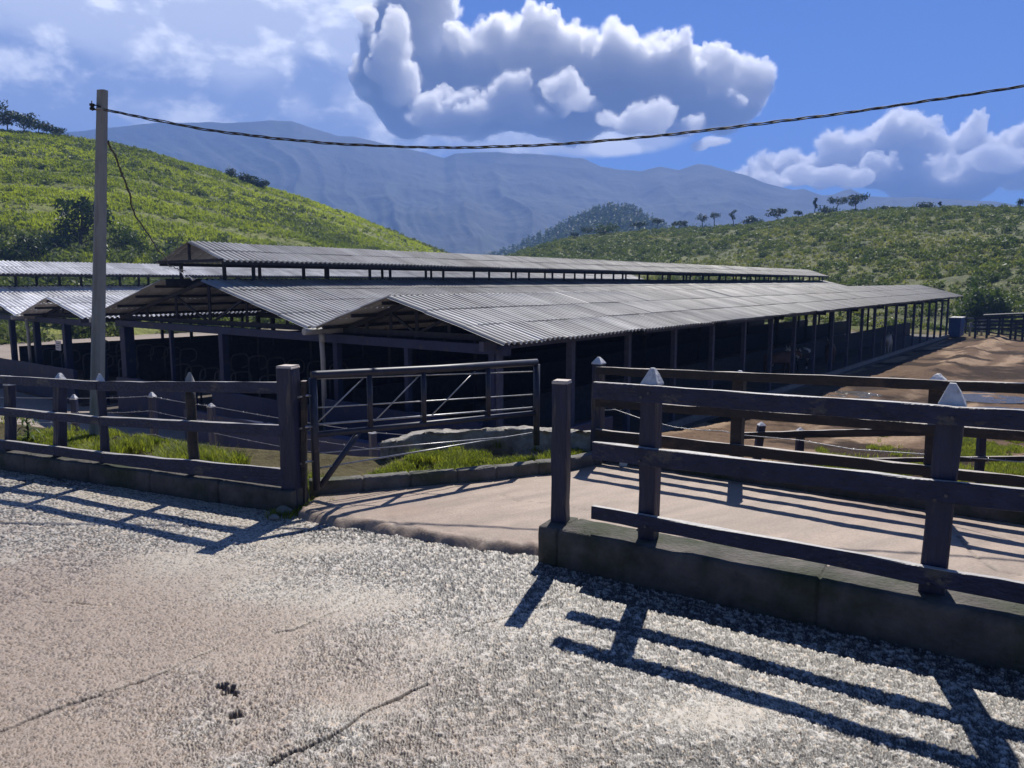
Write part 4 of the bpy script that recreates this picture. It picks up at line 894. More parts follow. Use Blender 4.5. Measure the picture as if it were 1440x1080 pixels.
def grid_pick(g, az, t):
    X, Y, z, A, Tm = g; i = np.clip(np.searchsorted(Tm[:, 0], t), 0, len(Tm)-1); j = np.clip(np.searchsorted(A[0], az), 0, A.shape[1]-1); return X[i, j], Y[i, j], z[i, j]
def crest(g, u):
    X, Y, z, A, Tm = g; r = ray(u, 400); a = math.atan2(r[0], r[1]); j = int(np.clip(np.searchsorted(A[0], a), 0, A.shape[1]-1)); sl = (z[:, j]-EYE)/np.hypot(X[:, j], Y[:, j]); i = int(np.argmax(sl)); return X[i, j], Y[i, j], z[i, j]
def on_hill(g, u, v):
    """hill point nearest to the ray (u, v)"""
    X, Y, z, A, Tm = g; r = ray(u, v); a = math.atan2(r[0], r[1]); j = int(np.clip(np.searchsorted(A[0], a), 0, A.shape[1]-1)); sl = (z[:, j]-EYE)/np.hypot(X[:, j], Y[:, j]); m = Tm[:, j] <= 1
    i = int(np.argmin(np.abs(sl[m]-r[2]/math.hypot(r[0], r[1])))); return X[i, j], Y[i, j], z[i, j]
def terrace(X, Y, A, Tm, env, top):
    ph = Tm*26+2.5*fbm(X*.02, Y*.02, 3, 44); return .32*env*np.abs(np.sin(ph))*(.4+fbm(X*.05, Y*.05, 3, 46))
LH = hill('hill', [(-900,60),(-500,90),(-200,130),(0,184),(50,188),(100,194),(150,201),(200,211),(250,226),(300,240),(350,255),(400,270),(450,287),(500,304),(550,325),(600,346),(640,361),(700,380),(760,396),(840,410),(960,415)],
          (np.array([R(-70), R(-40), R(0), R(20)]), np.array([62, 72, 108, 125])), (np.array([R(-70), R(-40), R(-20), R(0), R(20)]), np.array([165, 185, 200, 215, 230])), -3.6, (-68, 16), 150, 620, lambda t: t**1.12, M['left_hill'], (1.6, .03, .7, .25), seed=3, zcol=terrace)
RH = hill('hill', [(380,425),(560,418),(660,392),(716,360),(760,347),(800,337),(850,331),(900,327),(950,324),(1000,322),(1050,317),(1100,311),(1150,305),(1200,301),(1250,299),(1300,296),(1350,295),(1400,296),(1440,297),(1600,305),(2000,330),(2800,380)],
          (np.array([R(-18), R(0), R(15), R(35), R(68)]), np.array([150, 130, 112, 92, 95])), (np.array([R(-18), R(0), R(15), R(35), R(68)]), np.array([240, 262, 262, 240, 220])), -3.6, (-16, 66), 150, 620, lambda t: 1-(1-t)**1.35, M['right_hill'], (1.8, .03, .9, .2), seed=13)
CH = hill('hill', [(560,410),(640,385),(680,371),(720,357),(760,338),(800,318),(830,305),(850,298),(870,296),(892,301),(912,313),(940,328),(1000,330),(1100,345)], 480, 760, -3, (-10, 22), 60, 260, lambda t: t**.9, M['plantation'], (4, .01, 2, .04), seed=23)
def ridges(X, Y, A, Tm, env, top):
    rid = ridged(A*17+1.6*fbm(X*.0022, Y*.0022, 3, 71)+.9*Tm, Tm*.8+fbm(X*.001, Y*.001, 2, 70), 4, 72)-.55; return rid*55*env*np.clip(top/420, .3, 1.2)*(1-.5*Tm)+22*env*(ridged(X*.006, Y*.006, 4, 74)-.5)
MTS = [(-900,230),(-400,210),(0,190),(60,188),(110,185),(150,180),(200,174),(225,172),(260,173),(330,172),(380,169),(410,170),(440,180),(475,191),(500,192),(520,197),(560,208),(600,215),(625,222),(640,216),(700,214),(740,216),(780,219),(820,223),(845,234),(870,238),(902,241),(928,234),(955,239),(970,234),(982,231),(1000,233),(1030,241),(1050,247),(1075,257),(1100,263),(1130,270),(1180,284),(1240,296),(1320,312),(1440,330),(1700,370)]
MT = hill('mountain', MTS, 1050, 2500, -4, (-55, 48), 190, 700, lambda t: .35*t+.65*t**2.2, M['mountain'], (45, .0016, 14, .012), back=1.25, seed=33, zcol=ridges)
FT = hill('mountain', [(900,330),(1000,290),(1060,275),(1100,270),(1130,266),(1155,274),(1172,273),(1184,268),(1195,265),(1206,269),(1216,275),(1250,278),(1290,277),(1340,281),(1400,284),(1440,290),(1520,295),(1700,290),(2400,300)], 1250, 2450, -4, (5, 62), 120, 420, lambda t: .4*t+.6*t**2, M['mountain'], (30, .0016, 16, .012), back=1.1, seed=43, zcol=lambda X, Y, A, Tm, env, top: 120*env*(ridged(A*12, Tm*1.2, 4, 82)-.55)*np.clip(top/420, .2, 1))

# ------------------------------------------------------------------ foliage building blocks
def leaf_cluster(n, rx, ry, rz, size, seed, flat=.0, shell=.55, elong=1.5, lumps=0):
    """n small leaf faces spread through an uneven ellipsoid volume; returns verts, quads"""
    g = np.random.default_rng(seed); d = g.normal(size=(n, 3)); d /= np.linalg.norm(d, axis=1)[:, None]
    rad = (shell+(1-shell)*g.random(n)**.6)
    if lumps:
        L_ = g.normal(size=(lumps, 3)); L_ /= np.linalg.norm(L_, axis=1)[:, None]; dots = (d@L_.T).max(1); rad = rad*(.62+.55*np.clip((dots-.5)/.5, 0, 1))
    c = d*rad[:, None]*np.array([rx, ry, rz]); 
    nrm = d*.7+g.normal(size=(n, 3))*.75; nrm /= np.linalg.norm(nrm, axis=1)[:, None]
    t = np.cross(nrm, g.normal(size=(n, 3))); t /= np.linalg.norm(t, axis=1)[:, None]; b = np.cross(nrm, t)
    s = size*(.6+.8*g.random(n))[:, None]; a_ = t*s*elong; b_ = b*s*.55
    V = np.stack([c-a_, c+b_+a_*.1, c+a_, c-b_+a_*.1], 1).reshape(-1, 3); F = np.arange(4*n).reshape(n, 4); return V, F
def scatter(name, tmpl, pos, scale, mat, parent=None, tilt=.15, kind='stuff', zs=None):
    """copies of templates merged into one mesh"""
    Vs, Fs, b = [], [], 0; pos = np.asarray(pos); n = len(pos); which = RNG.integers(0, len(tmpl), n); ang = RNG.random(n)*2*math.pi
    for k, (V, F) in enumerate(tmpl):
        I = np.where(which == k)[0]
        if not len(I): continue
        ca, sa = np.cos(ang[I])[:, None], np.sin(ang[I])[:, None]; sc = np.asarray(scale)[I][:, None]
        x = (V[None, :, 0]*ca-V[None, :, 1]*sa)*sc+pos[I, 0][:, None]; y = (V[None, :, 0]*sa+V[None, :, 1]*ca)*sc+pos[I, 1][:, None]
        z = V[None, :, 2]*sc*(1 if zs is None else np.asarray(zs)[I][:, None])+pos[I, 2][:, None]
        Vs.append(np.stack([x, y, z], -1).reshape(-1, 3)); Fs.append((F[None]+np.arange(len(I))[:, None, None]*len(V)+b).reshape(-1, F.shape[1])); b += len(I)*len(V)
    o = np_mesh(name, np.concatenate(Vs), np.concatenate(Fs), mat, parent)
    if kind: o['kind'] = kind
    return o
def tuft(n, h, spread, wd, seed):
    """grass tuft: bent tapering blades"""
    g = np.random.default_rng(seed); V = []; F = []
    for i in range(n):
        a = g.random()*2*math.pi; r = spread*math.sqrt(g.random()); x, y = r*math.cos(a), r*math.sin(a); hh = h*(.5+.7*g.random()); b = g.random()*2*math.pi; ln = hh*(.2+.6*g.random()); w = wd*(.6+.7*g.random())
        px, py = -math.sin(b)*w, math.cos(b)*w; k = len(V); m = (x+math.cos(b)*ln*.3, y+math.sin(b)*ln*.3, hh*.62); t = (x+math.cos(b)*ln, y+math.sin(b)*ln, hh)
        V += [(x-px, y-py, -.02*h), (x+px, y+py, -.02*h), (m[0]+px*.8, m[1]+py*.8, m[2]), (m[0]-px*.8, m[1]-py*.8, m[2]), (t[0]+px*.15, t[1]+py*.15, t[2]), (t[0]-px*.15, t[1]-py*.15, t[2])]
        F += [(k, k+1, k+2, k+3), (k+3, k+2, k+4, k+5)]
    return np.array(V), np.array(F)
def pick_hill(g, n, dens, tmax=1.02, azl=(-90, 90), tmin=0.):
    """area-even random points on a hill sheet, kept where dens(X,Y,t,az) beats a random draw"""
    X, Y, z, A, Tm = g; out = []
    while sum(len(o) for o in out) < n:
        t = tmin+(tmax-tmin)*RNG.random(4*n); i = np.clip(np.searchsorted(Tm[:, 0], t), 1, len(Tm)-1); j = RNG.integers(1, A.shape[1], 4*n)
        f = (t-Tm[i-1, 0])/(Tm[i, 0]-Tm[i-1, 0]+1e-9); fj = RNG.random(4*n)
        def lerp(Q): return (Q[i-1, j-1]*(1-f)+Q[i, j-1]*f)*(1-fj)+(Q[i-1, j]*(1-f)+Q[i, j]*f)*fj
        x, y, zz, a = lerp(X), lerp(Y), lerp(z), lerp(A); r = np.hypot(x, y)
        keep = (RNG.random(4*n) < dens(x, y, t, np.degrees(a))*r/r.max()) & (np.degrees(a) > azl[0]) & (np.degrees(a) < azl[1]); out.append(np.stack([x, y, zz], -1)[keep])
    return np.concatenate(out)[:n]

# grass and scrub on the left hill
gt = [tuft(12, 1.0, .75, .12, 200+i) for i in range(5)]
P = pick_hill(LH, 34000, lambda x, y, t, a: np.clip(.3+1.6*(fbm(x*.03, y*.05, 4, 301)-.4), .05, 1)*sstep(.12, .3, t)*(.12+sstep(.25, .85, np.abs(np.sin(t*26+2.5*fbm(x*.02, y*.02, 3, 44))))), azl=(-42, 2))
scatter('hill_grass', gt, P, .35+.5*RNG.random(len(P)), M['hill_grass'], zs=.45+.4*RNG.random(len(P)))
sb = [leaf_cluster(70, .8, .8, .62, .17, 310+i, lumps=6) for i in range(6)]
P = pick_hill(LH, 3400, lambda x, y, t, a: np.clip(.05+1.5*sstep(.5, .64, fbm(x*.045, y*.07, 4, 311))+1.1*sstep(.55, .9, np.sin(t*21+3*fbm(x*.012, y*.012, 3, 313)))*sstep(.7, .45, t)*sstep(.35, .55, fbm(x*.03, y*.03, 3, 314)), 0, 1), azl=(-42, 4), tmin=.05)
scatter('hill_scrub', sb, P+np.array([0, 0, .15]), .45+.75*RNG.random(len(P))**2, M['lower_shrub'])
sbd = [leaf_cluster(130, 1, 1, .85, .16, 330+i, lumps=7) for i in range(6)]
P = pick_hill(LH, 900, lambda x, y, t, a: sstep(.42, .12, t)*np.clip(.5+1.4*(fbm(x*.05, y*.05, 4, 321)-.45), .0, 1), tmax=.42, azl=(-44, -14))
scatter('hillside_bushes', sbd, P+np.array([0, 0, .4]), .7+1.0*RNG.random(len(P))**1.6, M['lower_shrub'])
# scrub all over the right hill
P = pick_hill(RH, 6500, lambda x, y, t, a: np.clip(.25+1.9*(fbm(x*.035, y*.05, 4, 341)-.36), .03, 1)*sstep(-6, 12, a+6), azl=(-2, 40))
scatter('hill_scrub', sbd, P+np.array([0, 0, .15]), .4+.9*RNG.random(len(P))**2.4, M['hill_shrub'], zs=.65+.5*RNG.random(len(P)))
P = pick_hill(RH, 15000, lambda x, y, t, a: np.clip(.3+1.3*(fbm(x*.03, y*.05, 4, 351)-.4), .06, 1), azl=(-4, 40))
scatter('hill_grass', gt, P, .4+.45*RNG.random(len(P)), M['dry_grass'], zs=.4+.35*RNG.random(len(P)))
# plantation rows on the cone shaped hill
eu = [tuple(np.concatenate(q) if False else q) for q in [leaf_cluster(34, 1.6, 1.6, 5.5, .8, 360+i, shell=.3) for i in range(4)]]
P = pick_hill(CH, 2600, lambda x, y, t, a: .6+.4*(fbm(x*.01, y*.01, 3, 361) > .45), azl=(-4, 20), tmin=.25)
scatter('plantation_wood', eu, P+np.array([0, 0, 4.5]), .7+.5*RNG.random(len(P)), M['mid_leaf'])

# ------------------------------------------------------------------ single trees
def tree(name, p, h, cw, ch, label, cat='tree', mat='dark_leaf', style='round', seed=0, group=None, nl=520, lean=0.):
    g = random.Random(seed); root = empty(name, p); m = MB(); th = h-ch*.75; r0 = max(.05, h*.024)
    top = Vector((lean*h, 0, th)); m.tube([(0,0,-.4), (lean*h*.3+g.uniform(-.05,.05)*h, 0, th*.5), tuple(top)], [r0*1.25, r0, r0*.8], n=8)
    Vs, Fs, b = [], [], 0; cl = {'round': 9, 'umbrella': 8, 'tall': 7, 'bush': 9}[style]
    for i in range(cl):
        a = 2*math.pi*(i+g.random()*.7)/cl; rr = cw/2*(.25+.55*g.random())
        if style == 'umbrella': c = (lean*h+rr*1.15*math.cos(a), rr*1.15*math.sin(a), h-ch*.42+g.uniform(-.15,.12)*ch); R_ = (cw*.26, cw*.26, ch*.46)
        elif style == 'tall': c = (lean*h+rr*.6*math.cos(a), rr*.6*math.sin(a), h-ch*(.08+.84*i/cl)); R_ = (cw*.26, cw*.26, ch*.13)
        elif style == 'bush': c = (rr*.9*math.cos(a), rr*.9*math.sin(a), h*(.2+.42*g.random())); R_ = (cw*.3, cw*.3, h*.36)
        else: c = (lean*h+rr*math.cos(a), rr*math.sin(a), h-ch*(.22+.6*g.random()**1.1)); R_ = (cw*.27, cw*.27, ch*.27)
        if style != 'bush' or i % 3 == 0: m.tube([tuple(top-Vector((0,0,th*.25*g.random()))), tuple(top.lerp(Vector(c), .55)+Vector((0,0,-.06*h))), c], [r0*.6, r0*.4, r0*.15], n=6)
        V, F = leaf_cluster(nl//cl, *R_, max(.12, cw*.035), seed*31+i, shell=.35, lumps=4); Vs.append(V+np.array(c)); Fs.append(F+b); b += len(V)
    o = m.build('trunk', M['bark']); o.parent = root
    np_mesh('crown', np.concatenate(Vs), np.concatenate(Fs), M[mat], root)
    return tag(root, label, cat, group)
def size_at(p, px): return px*math.hypot(p[0], p[1])/FPX
SK = [ # u, height px, crown width px, crown height px, style, label
 (848, 18, 34, 15, 'bush', 'bright rounded bush tree on the crest above the middle of the long roof'),
 (823, 14, 16, 9, 'umbrella', 'small thin tree just left of the bright round bush on the crest'),
 (806, 9, 10, 7, 'umbrella', 'tiny thin tree at the left foot of the crest slope'),
 (897, 15, 20, 8, 'umbrella', 'low flat topped tree right of the bright round bush on the crest'),
 (921, 19, 16, 8, 'umbrella', 'thin stemmed umbrella tree against the plantation hill'),
 (952, 12, 22, 9, 'round', 'low rounded tree on the crest past the plantation hill'),
 (984, 20, 14, 12, 'round', 'first small round tree of the trio on the crest'),
 (999, 24, 12, 9, 'umbrella', 'tallest thin palm like tree of the trio on the crest'),
 (1026, 21, 13, 14, 'tall', 'small upright tree right of the trio on the crest'),
 (1051, 14, 24, 11, 'bush', 'spreading dark bush on the crest left of the lone flat tree'),
 (1089, 16, 26, 12, 'round', 'lone dark flat topped tree standing clear on the crest'),
 (1116, 10, 10, 6, 'umbrella', 'little thin tree right of the lone dark flat topped tree'),
 (1140, 22, 9, 15, 'tall', 'thin upright tree at the left of the crest group'),
 (1158, 15, 24, 12, 'bush', 'low bushy tree in the middle of the crest group'),
 (1168, 24, 20, 11, 'umbrella', 'leaning umbrella tree above the bushy one in the crest group'),
 (1196, 22, 26, 16, 'round', 'broad dark flat topped tree at the right of the crest group'),
 (1240, 8, 26, 8, 'bush', 'low pale bush on the crest right of the tree group'),
 (1292, 12, 22, 11, 'bush', 'dark round bush on the highest part of the right crest'),
 (1422, 13, 9, 8, 'umbrella', 'thin little tree on the crest at the right photo edge'),
 (1312, 8, 5, 5, 'tall', 'tiny sapling right of the dark round bush on the crest')]
for i, (u, hp_, cw_, ch_, sty, lab) in enumerate(SK):
    p = crest(RH, u); k = math.hypot(p[0], p[1])/FPX; tree('hill_tree' if sty != 'bush' else 'hill_bush', (p[0], p[1], p[2]-.2), hp_*k*(.86 if sty == 'umbrella' else 1)+.3, cw_*k*1.08, ch_*k, lab, 'tree' if sty != 'bush' else 'bush', 'dark_leaf' if i not in (0, 16) else 'mid_leaf', sty, seed=400+i, group='trees on the right hill crest', lean=.12 if i == 14 else random.uniform(-.04,.04), nl=640)
for i, (u, hp_, cw_, lab) in enumerate(((-40,46,60,'dense dark tree in the grove at the top left photo edge'),(8,36,34,'dark tree at the left end of the hilltop grove in view'),(28,27,30,'second dark tree from the left in the hilltop grove'),(50,24,32,'middle rounded tree of the hilltop grove'),(70,17,26,'lower tree toward the right end of the hilltop grove'),(92,10,26,'smallest bushy tree at the right end of the hilltop grove'))):
    p = crest(LH, u); k = math.hypot(p[0], p[1])/FPX; tree('hill_tree', (p[0], p[1], p[2]-.3), hp_*k+.5, cw_*k, hp_*k*.85, lab, 'tree', 'dark_leaf', 'round', seed=440+i, group='grove on the left hilltop', nl=700)
for i, (u, v, hp_, cw_, mat, lab) in enumerate(((112,345,70,66,'dark_leaf','big dark tree on the left hillside just left of the pole'),(44,365,36,44,'dark_leaf','dark round bush at the hill foot above the left white roof'),(12,368,30,48,'mid_leaf','leafy bush at the left photo edge above the white roof'),(182,352,38,46,'mid_leaf','bushy shrub at the hill foot right of the pole'),(322,248,14,16,'dark_leaf','single dark bush on the left hill skyline'),(345,256,12,34,'dark_leaf','hedge like bush on the skyline right of the single bush'),(365,263,11,26,'dark_leaf','last low bush down the left hill skyline'),(78,352,24,36,'mid_leaf','green shrub between the dark bush and the big dark tree'),(258,240,9,16,'dark_leaf','small low bush on the bright green slope right of the pole'))):
    p = on_hill(LH, u, v); k = math.hypot(p[0], p[1])/FPX; tree('hillside_bush' if i else 'hillside_tree', (p[0], p[1], p[2]-.4), hp_*k+.4, cw_*k, hp_*k*.95, lab, 'bush' if i else 'tree', mat, 'bush' if i else 'round', seed=460+i, nl=1000)
for i, (u, v, Yd, hp_, cw_, mat, lab) in enumerate(((1383,462,86,54,70,'mid_leaf','big round leafy bush tree right of the far barn end'),(1436,458,90,46,40,'mid_leaf','leafy tree at the right edge behind the timber ramp'),(1345,455,96,34,30,'dark_leaf','small dark tree just behind the far barn corner'))):
    p = at_y(u, v, Yd); k = math.hypot(p[0], p[1])/FPX; tree('leafy_tree', (p[0], p[1], float(T(p[0], p[1]))), hp_*k, cw_*k, hp_*k*.92, lab, 'tree', mat, 'bush', seed=480+i, nl=2600)

# ------------------------------------------------------------------ grass verges and weeds near the camera
def verge(name, n, poly, hgt, seed, zf, dens=lambda x, y: 1, sc=(.6, 1.1), mat='verge_grass'):
    P = np.array(poly); lo, hi = P.min(0), P.max(0); pts = []
    while len(pts) < n:
        x = lo[0]+(hi[0]-lo[0])*RNG.random(n); y = lo[1]+(hi[1]-lo[1])*RNG.random(n); k = in_poly(x, y, poly) & (RNG.random(n) < dens(x, y)); pts += list(zip(x[k], y[k]))
    pts = np.array(pts[:n]); z = zf(pts[:, 0], pts[:, 1]); tm = [tuft(9, hgt, .05, .004, seed+i) for i in range(6)]
    return scatter(name, tm, np.column_stack([pts, z]), sc[0]+(sc[1]-sc[0])*RNG.random(n), M[mat])
q = lambda c: tuple(c)
LB = lambda s, n: q(LC0+LCD*s+LCN*n)
verge('verge_grass', 3600, [LB(-2.5,.2), LB(3.3,.2), LB(3.3,.75), LB(1.2,1.35), LB(-.2,1.5), LB(-2.5,2.0)], .06, 500, lambda x, y: T(x, y)*0+.02, lambda x, y: sstep(.4, .62, fbm(x*1.6, y*1.6, 3, 501)))
verge('verge_grass', 1500, [LB(.4,.6), LB(2.2,.5), LB(2.1,.95), LB(.3,1.2)], .15, 510, lambda x, y: x*0+.0, lambda x, y: sstep(.3, .55, fbm(x*2, y*2, 3, 511)))
verge('verge_grass', 3600, [(-1.25,6.2), (.36,6.72), (.7,7.1), (.62,7.55), cw[3], cw[2], cw[1], (-1.0,6.9)], .08, 520, lambda x, y: x*0+.03, lambda x, y: sstep(.36, .56, fbm(x*2.4, y*2.4, 3, 521)))
def band(u0, v0, u1, v1, n, seed, h_, th=(.36,.62)):
    cs = [hit(u, v)[:2] for u, v in ((u0, v1), (u1, v1), (u1, v0), (u0, v0))]
    verge('yard_grass', n, cs, h_, seed, lambda x, y: T(x, y), lambda x, y: sstep(*th, fbm(x*.7, y*.7, 4, seed)), (.7, 1.5))
band(1150, 628, 1470, 690, 5200, 530, .1, (.42,.62)); band(1235, 612, 1480, 634, 4200, 540, .1, (.46,.62)); band(1060, 655, 1200, 690, 900, 550, .08, (.45,.6))
# tuft at the gate post and on the rubble
verge('verge_grass', 220, [(hp[0]-.1,hp[1]-.25),(hp[0]+.3,hp[1]-.15),(hp[0]+.35,hp[1]+.2),(hp[0]-.1,hp[1]+.1)], .06, 560, lambda x, y: x*0-.01)
# tall weed by the left fence
wp_ = at_y(41, 632, 7.9); wr_ = empty('weed_plant', (wp_[0], wp_[1], -.02)); tag(wr_, 'tall single weed with drooping leaves on the left grass strip', 'weed')
m = MB(); m.tube([(0,0,0),(.005,0,.2),(-.003,0,.34)], [.012,.01,.006], n=7); o = m.build('stem', M['bark']); o.parent = wr_
V, F = [], []
for i in range(34):
    z = .06+.3*(i/34); a = i*2.4; ln = .16*(1-.5*abs(i/34-.35)); k = len(V); dx, dy = math.cos(a), math.sin(a); w = .017
    for t, dz in ((0,0),(.35,.035),(.7,.03),(1,-.02)):
        ww = w*(.3 if t == 0 else 1-.9*t**2); V += [(dx*ln*t-dy*ww, dy*ln*t+dx*ww, z+dz), (dx*ln*t+dy*ww, dy*ln*t-dx*ww, z+dz)]
    F += [(k+2*j, k+2*j+1, k+2*j+3, k+2*j+2) for j in range(3)]
np_mesh('leaves', V, F, M['weed'], wr_)

# ------------------------------------------------------------------ cumulus clouds: real billowing bodies far behind the mountains, lit by the sun
def _h3(ix, iy, iz, seed):
    h = (ix*374761393+iy*668265263+iz*2147483647+seed*982451653) & 0xffffffff
    h = ((h ^ (h >> 13))*1274126177) & 0xffffffff; h = h ^ (h >> 16); h = (h*2246822519) & 0xffffffff; h = h ^ (h >> 15)
    return (h & 0xffffff)/float(0xffffff)
def worley3(P, cell, seed):
    Q = P/cell; G = np.floor(Q).astype(np.int64); best = np.full(len(P), 9.)
    for i in (-1,0,1):
        for j in (-1,0,1):
            for k in (-1,0,1):
                c = G+np.array([i,j,k]); f = np.stack([_h3(c[:,0], c[:,1], c[:,2], seed+q) for q in range(3)], -1); best = np.minimum(best, ((c+.15+.7*f-Q)**2).sum(1))
    return np.sqrt(best)
def noise3(P, cell, seed, oct=3):
    t = 0; a = 1; n = 0
    for o in range(oct):
        Q = P/cell*2**o+17.3*o; G = np.floor(Q).astype(np.int64); f = Q-G; f = f*f*(3-2*f); v = 0
        for i in (0,1):
            for j in (0,1):
                for k in (0,1):
                    w = (f[:,0] if i else 1-f[:,0])*(f[:,1] if j else 1-f[:,1])*(f[:,2] if k else 1-f[:,2]); v = v+w*_h3(G[:,0]+i, G[:,1]+j, G[:,2]+k, seed+o)
        t = t+a*v; n += a; a *= .5
    return t/n-.5
def cloud_mat(dn):
    m = bpy.data.materials.new('cloud'); m.use_nodes = True; t = m.node_tree; t.nodes.clear(); L_ = t.links
    o = t.nodes.new('ShaderNodeOutputMaterial'); d = t.nodes.new('ShaderNodeVolumeScatter'); d.inputs['Color'].default_value = (1,1,1,1)
    d.inputs['Density'].default_value = dn; d.inputs['Anisotropy'].default_value = .5
    L_.new(d.outputs[0], o.inputs['Volume']); return m
M['cloud'] = cloud_mat(.014); M['wisp'] = cloud_mat(.0022); M['veil'] = cloud_mat(.0022)
def cloud(blobs, dist, seed, voxel, thick=1.0, amps=1.0, halo=1.0, body='cloud'):
    g = np.random.default_rng(seed); bm = bmesh.new()
    for (u, v, rx, ry) in blobs:
        Yd = dist*(1+g.uniform(-.03, .03)); c = at_y(u, v, Yd); k = Yd/FPX; mt = Matrix.Translation(c) @ Matrix.Diagonal((rx*k, (rx+ry)*.5*k*thick, ry*k, 1))
        bmesh.ops.create_icosphere(bm, subdivisions=4, radius=1, matrix=mt)
    me = bpy.data.meshes.new('cloud_seed'); bm.to_mesh(me); bm.free(); o = bpy.data.objects.new('cloud_seed', me); COL.objects.link(o)
    md = o.modifiers.new('r', 'REMESH'); md.mode = 'VOXEL'; md.voxel_size = voxel
    def again(o):
        ev = o.evaluated_get(bpy.context.evaluated_depsgraph_get()); m2 = bpy.data.meshes.new_from_object(ev); old = o.data; bpy.data.objects.remove(o); bpy.data.meshes.remove(old)
        n = len(m2.vertices); P = np.zeros(n*3); m2.vertices.foreach_get('co', P); return m2, n, P.reshape(-1, 3)
    m2, n, P = again(o)
    sc = dist/7500
    for cell, amp, kind in ((700*sc, 200*sc, 'n'), (430*sc, 210*sc, 'w'), (210*sc, 110*sc, 'w'), (0, 0, 'r'), (110*sc, 64*sc, 'w'), (0, 0, 'r'), (58*sc, 42*sc, 'w'), (30*sc, 20*sc, 'w'), (20*sc, 10*sc, 'n')):
        if kind == 'r':                                   # clean the skin where bulges have run into each other
            o = bpy.data.objects.new('cloud_seed', m2); COL.objects.link(o); md = o.modifiers.new('r', 'REMESH'); md.mode = 'VOXEL'; md.voxel_size = voxel; m2, n, P = again(o); continue
        N = np.zeros(n*3); m2.vertices.foreach_get('normal', N); N = N.reshape(-1, 3)
        up = np.clip(.55+.6*N[:, 2], .25, 1)
        if kind == 'w':
            W_ = P+np.stack([noise3(P, cell*.8, seed+50+q, 2) for q in range(3)], -1)*cell*.5; b = .52-worley3(W_, cell, seed+int(cell)); d = amp*b*1.6*up
        else: d = amp*2*noise3(P, cell, seed+int(cell)+9, 3)
        P = P+N*d[:, None]*amps; m2.vertices.foreach_set('co', P.astype(np.float32).ravel()); m2.update()
    m2.polygons.foreach_set('use_smooth', np.ones(len(m2.polygons), bool)); m2.materials.clear(); m2.materials.append(M[body])
    o = bpy.data.objects.new('cloud', m2); COL.objects.link(o); o['kind'] = 'structure'
    m3 = m2.copy(); N = np.zeros(n*3); m3.vertices.foreach_get('normal', N); N = N.reshape(-1, 3)          # thin torn vapour round the body
    P = P+N*((16+120*np.clip(noise3(P, 150*sc, seed+70, 4), -.1, .5))*halo)[:, None]; m3.vertices.foreach_set('co', P.astype(np.float32).ravel()); m3.update(); m3.materials.clear(); m3.materials.append(M['wisp'])
    o = bpy.data.objects.new('cloud', m3); COL.objects.link(o); o['kind'] = 'structure'
cloud([(575,40,42,60),(600,-10,40,50),(560,105,42,65),(590,150,50,45),(640,100,55,52),(660,85,40,34),(690,110,60,55),(698,68,38,42),(755,75,55,50),(730,130,70,45),(800,120,60,50),(870,115,60,48),(930,125,60,50),(985,125,60,38),(1035,128,40,36),(900,160,110,30),(800,165,90,34),(690,170,70,30),(615,180,45,22),(1000,160,50,20)], 8200, 5, 14)
cloud([(545,60,20,26),(530,95,20,20),(560,125,22,22),(600,165,30,16),(645,160,26,18),(715,140,28,17),(738,158,30,14),(790,128,28,20),(822,150,32,18),(862,172,28,13),(905,172,30,14),(950,178,24,10),(675,158,30,13),(625,172,30,12),(762,162,26,12),(842,163,24,13),(885,178,30,10)], 6900, 6, 9, 1.1, .8, .8)
cloud([(1075,247,34,13),(1110,240,38,18),(1150,240,42,22),(1195,228,40,32),(1240,215,48,38),(1290,208,50,38),(1335,212,45,34),(1375,225,30,24),(1405,222,28,22),(1440,228,40,30),(1500,235,60,34),(1560,245,60,26),(1300,245,120,24),(1190,252,70,14)], 9500, 9, 15)
cloud([(1090,255,26,8),(1125,250,26,10),(1170,246,26,12),(1200,252,22,9),(1395,225,24,16),(1420,232,20,14)], 8100, 12, 10, 1.2, .45, .6)
cloud([(1000,200,16,6),(985,206,12,5),(1018,198,11,4)], 6700, 15, 6, 1.2, .2, .5)
cloud([(516,22,14,8),(504,14,10,5),(520,36,7,7)], 6900, 17, 6, 1.2, .25, .5)
cloud([(513,128,9,6),(505,132,5,3)], 6900, 19, 5, 1.2, .2, .5)

# ------------------------------------------------------------------ camera, light, sky
cam = bpy.data.cameras.new('Camera'); co = bpy.data.objects.new('Camera', cam); COL.objects.link(co); S.camera = co
cam.sensor_width = 36; cam.lens = FPX/1440*36; cam.clip_start = .05; cam.clip_end = 20000
co.location = (0, 0, EYE); co.rotation_euler = (math.pi/2-PITCH, 0, 0)
SAZ, SEL = R(17), R(49)
sd = Vector((math.sin(SAZ)*math.cos(SEL), math.cos(SAZ)*math.cos(SEL), math.sin(SEL)))
sun = bpy.data.lights.new('Sun', 'SUN'); sun.energy = 5.0; sun.angle = R(.5); sun.color = (1, .95, .87)
so = bpy.data.objects.new('Sun', sun); COL.objects.link(so); so.rotation_euler = sd.to_track_quat('Z', 'Y').to_euler(); so.location = (20, 60, 80)
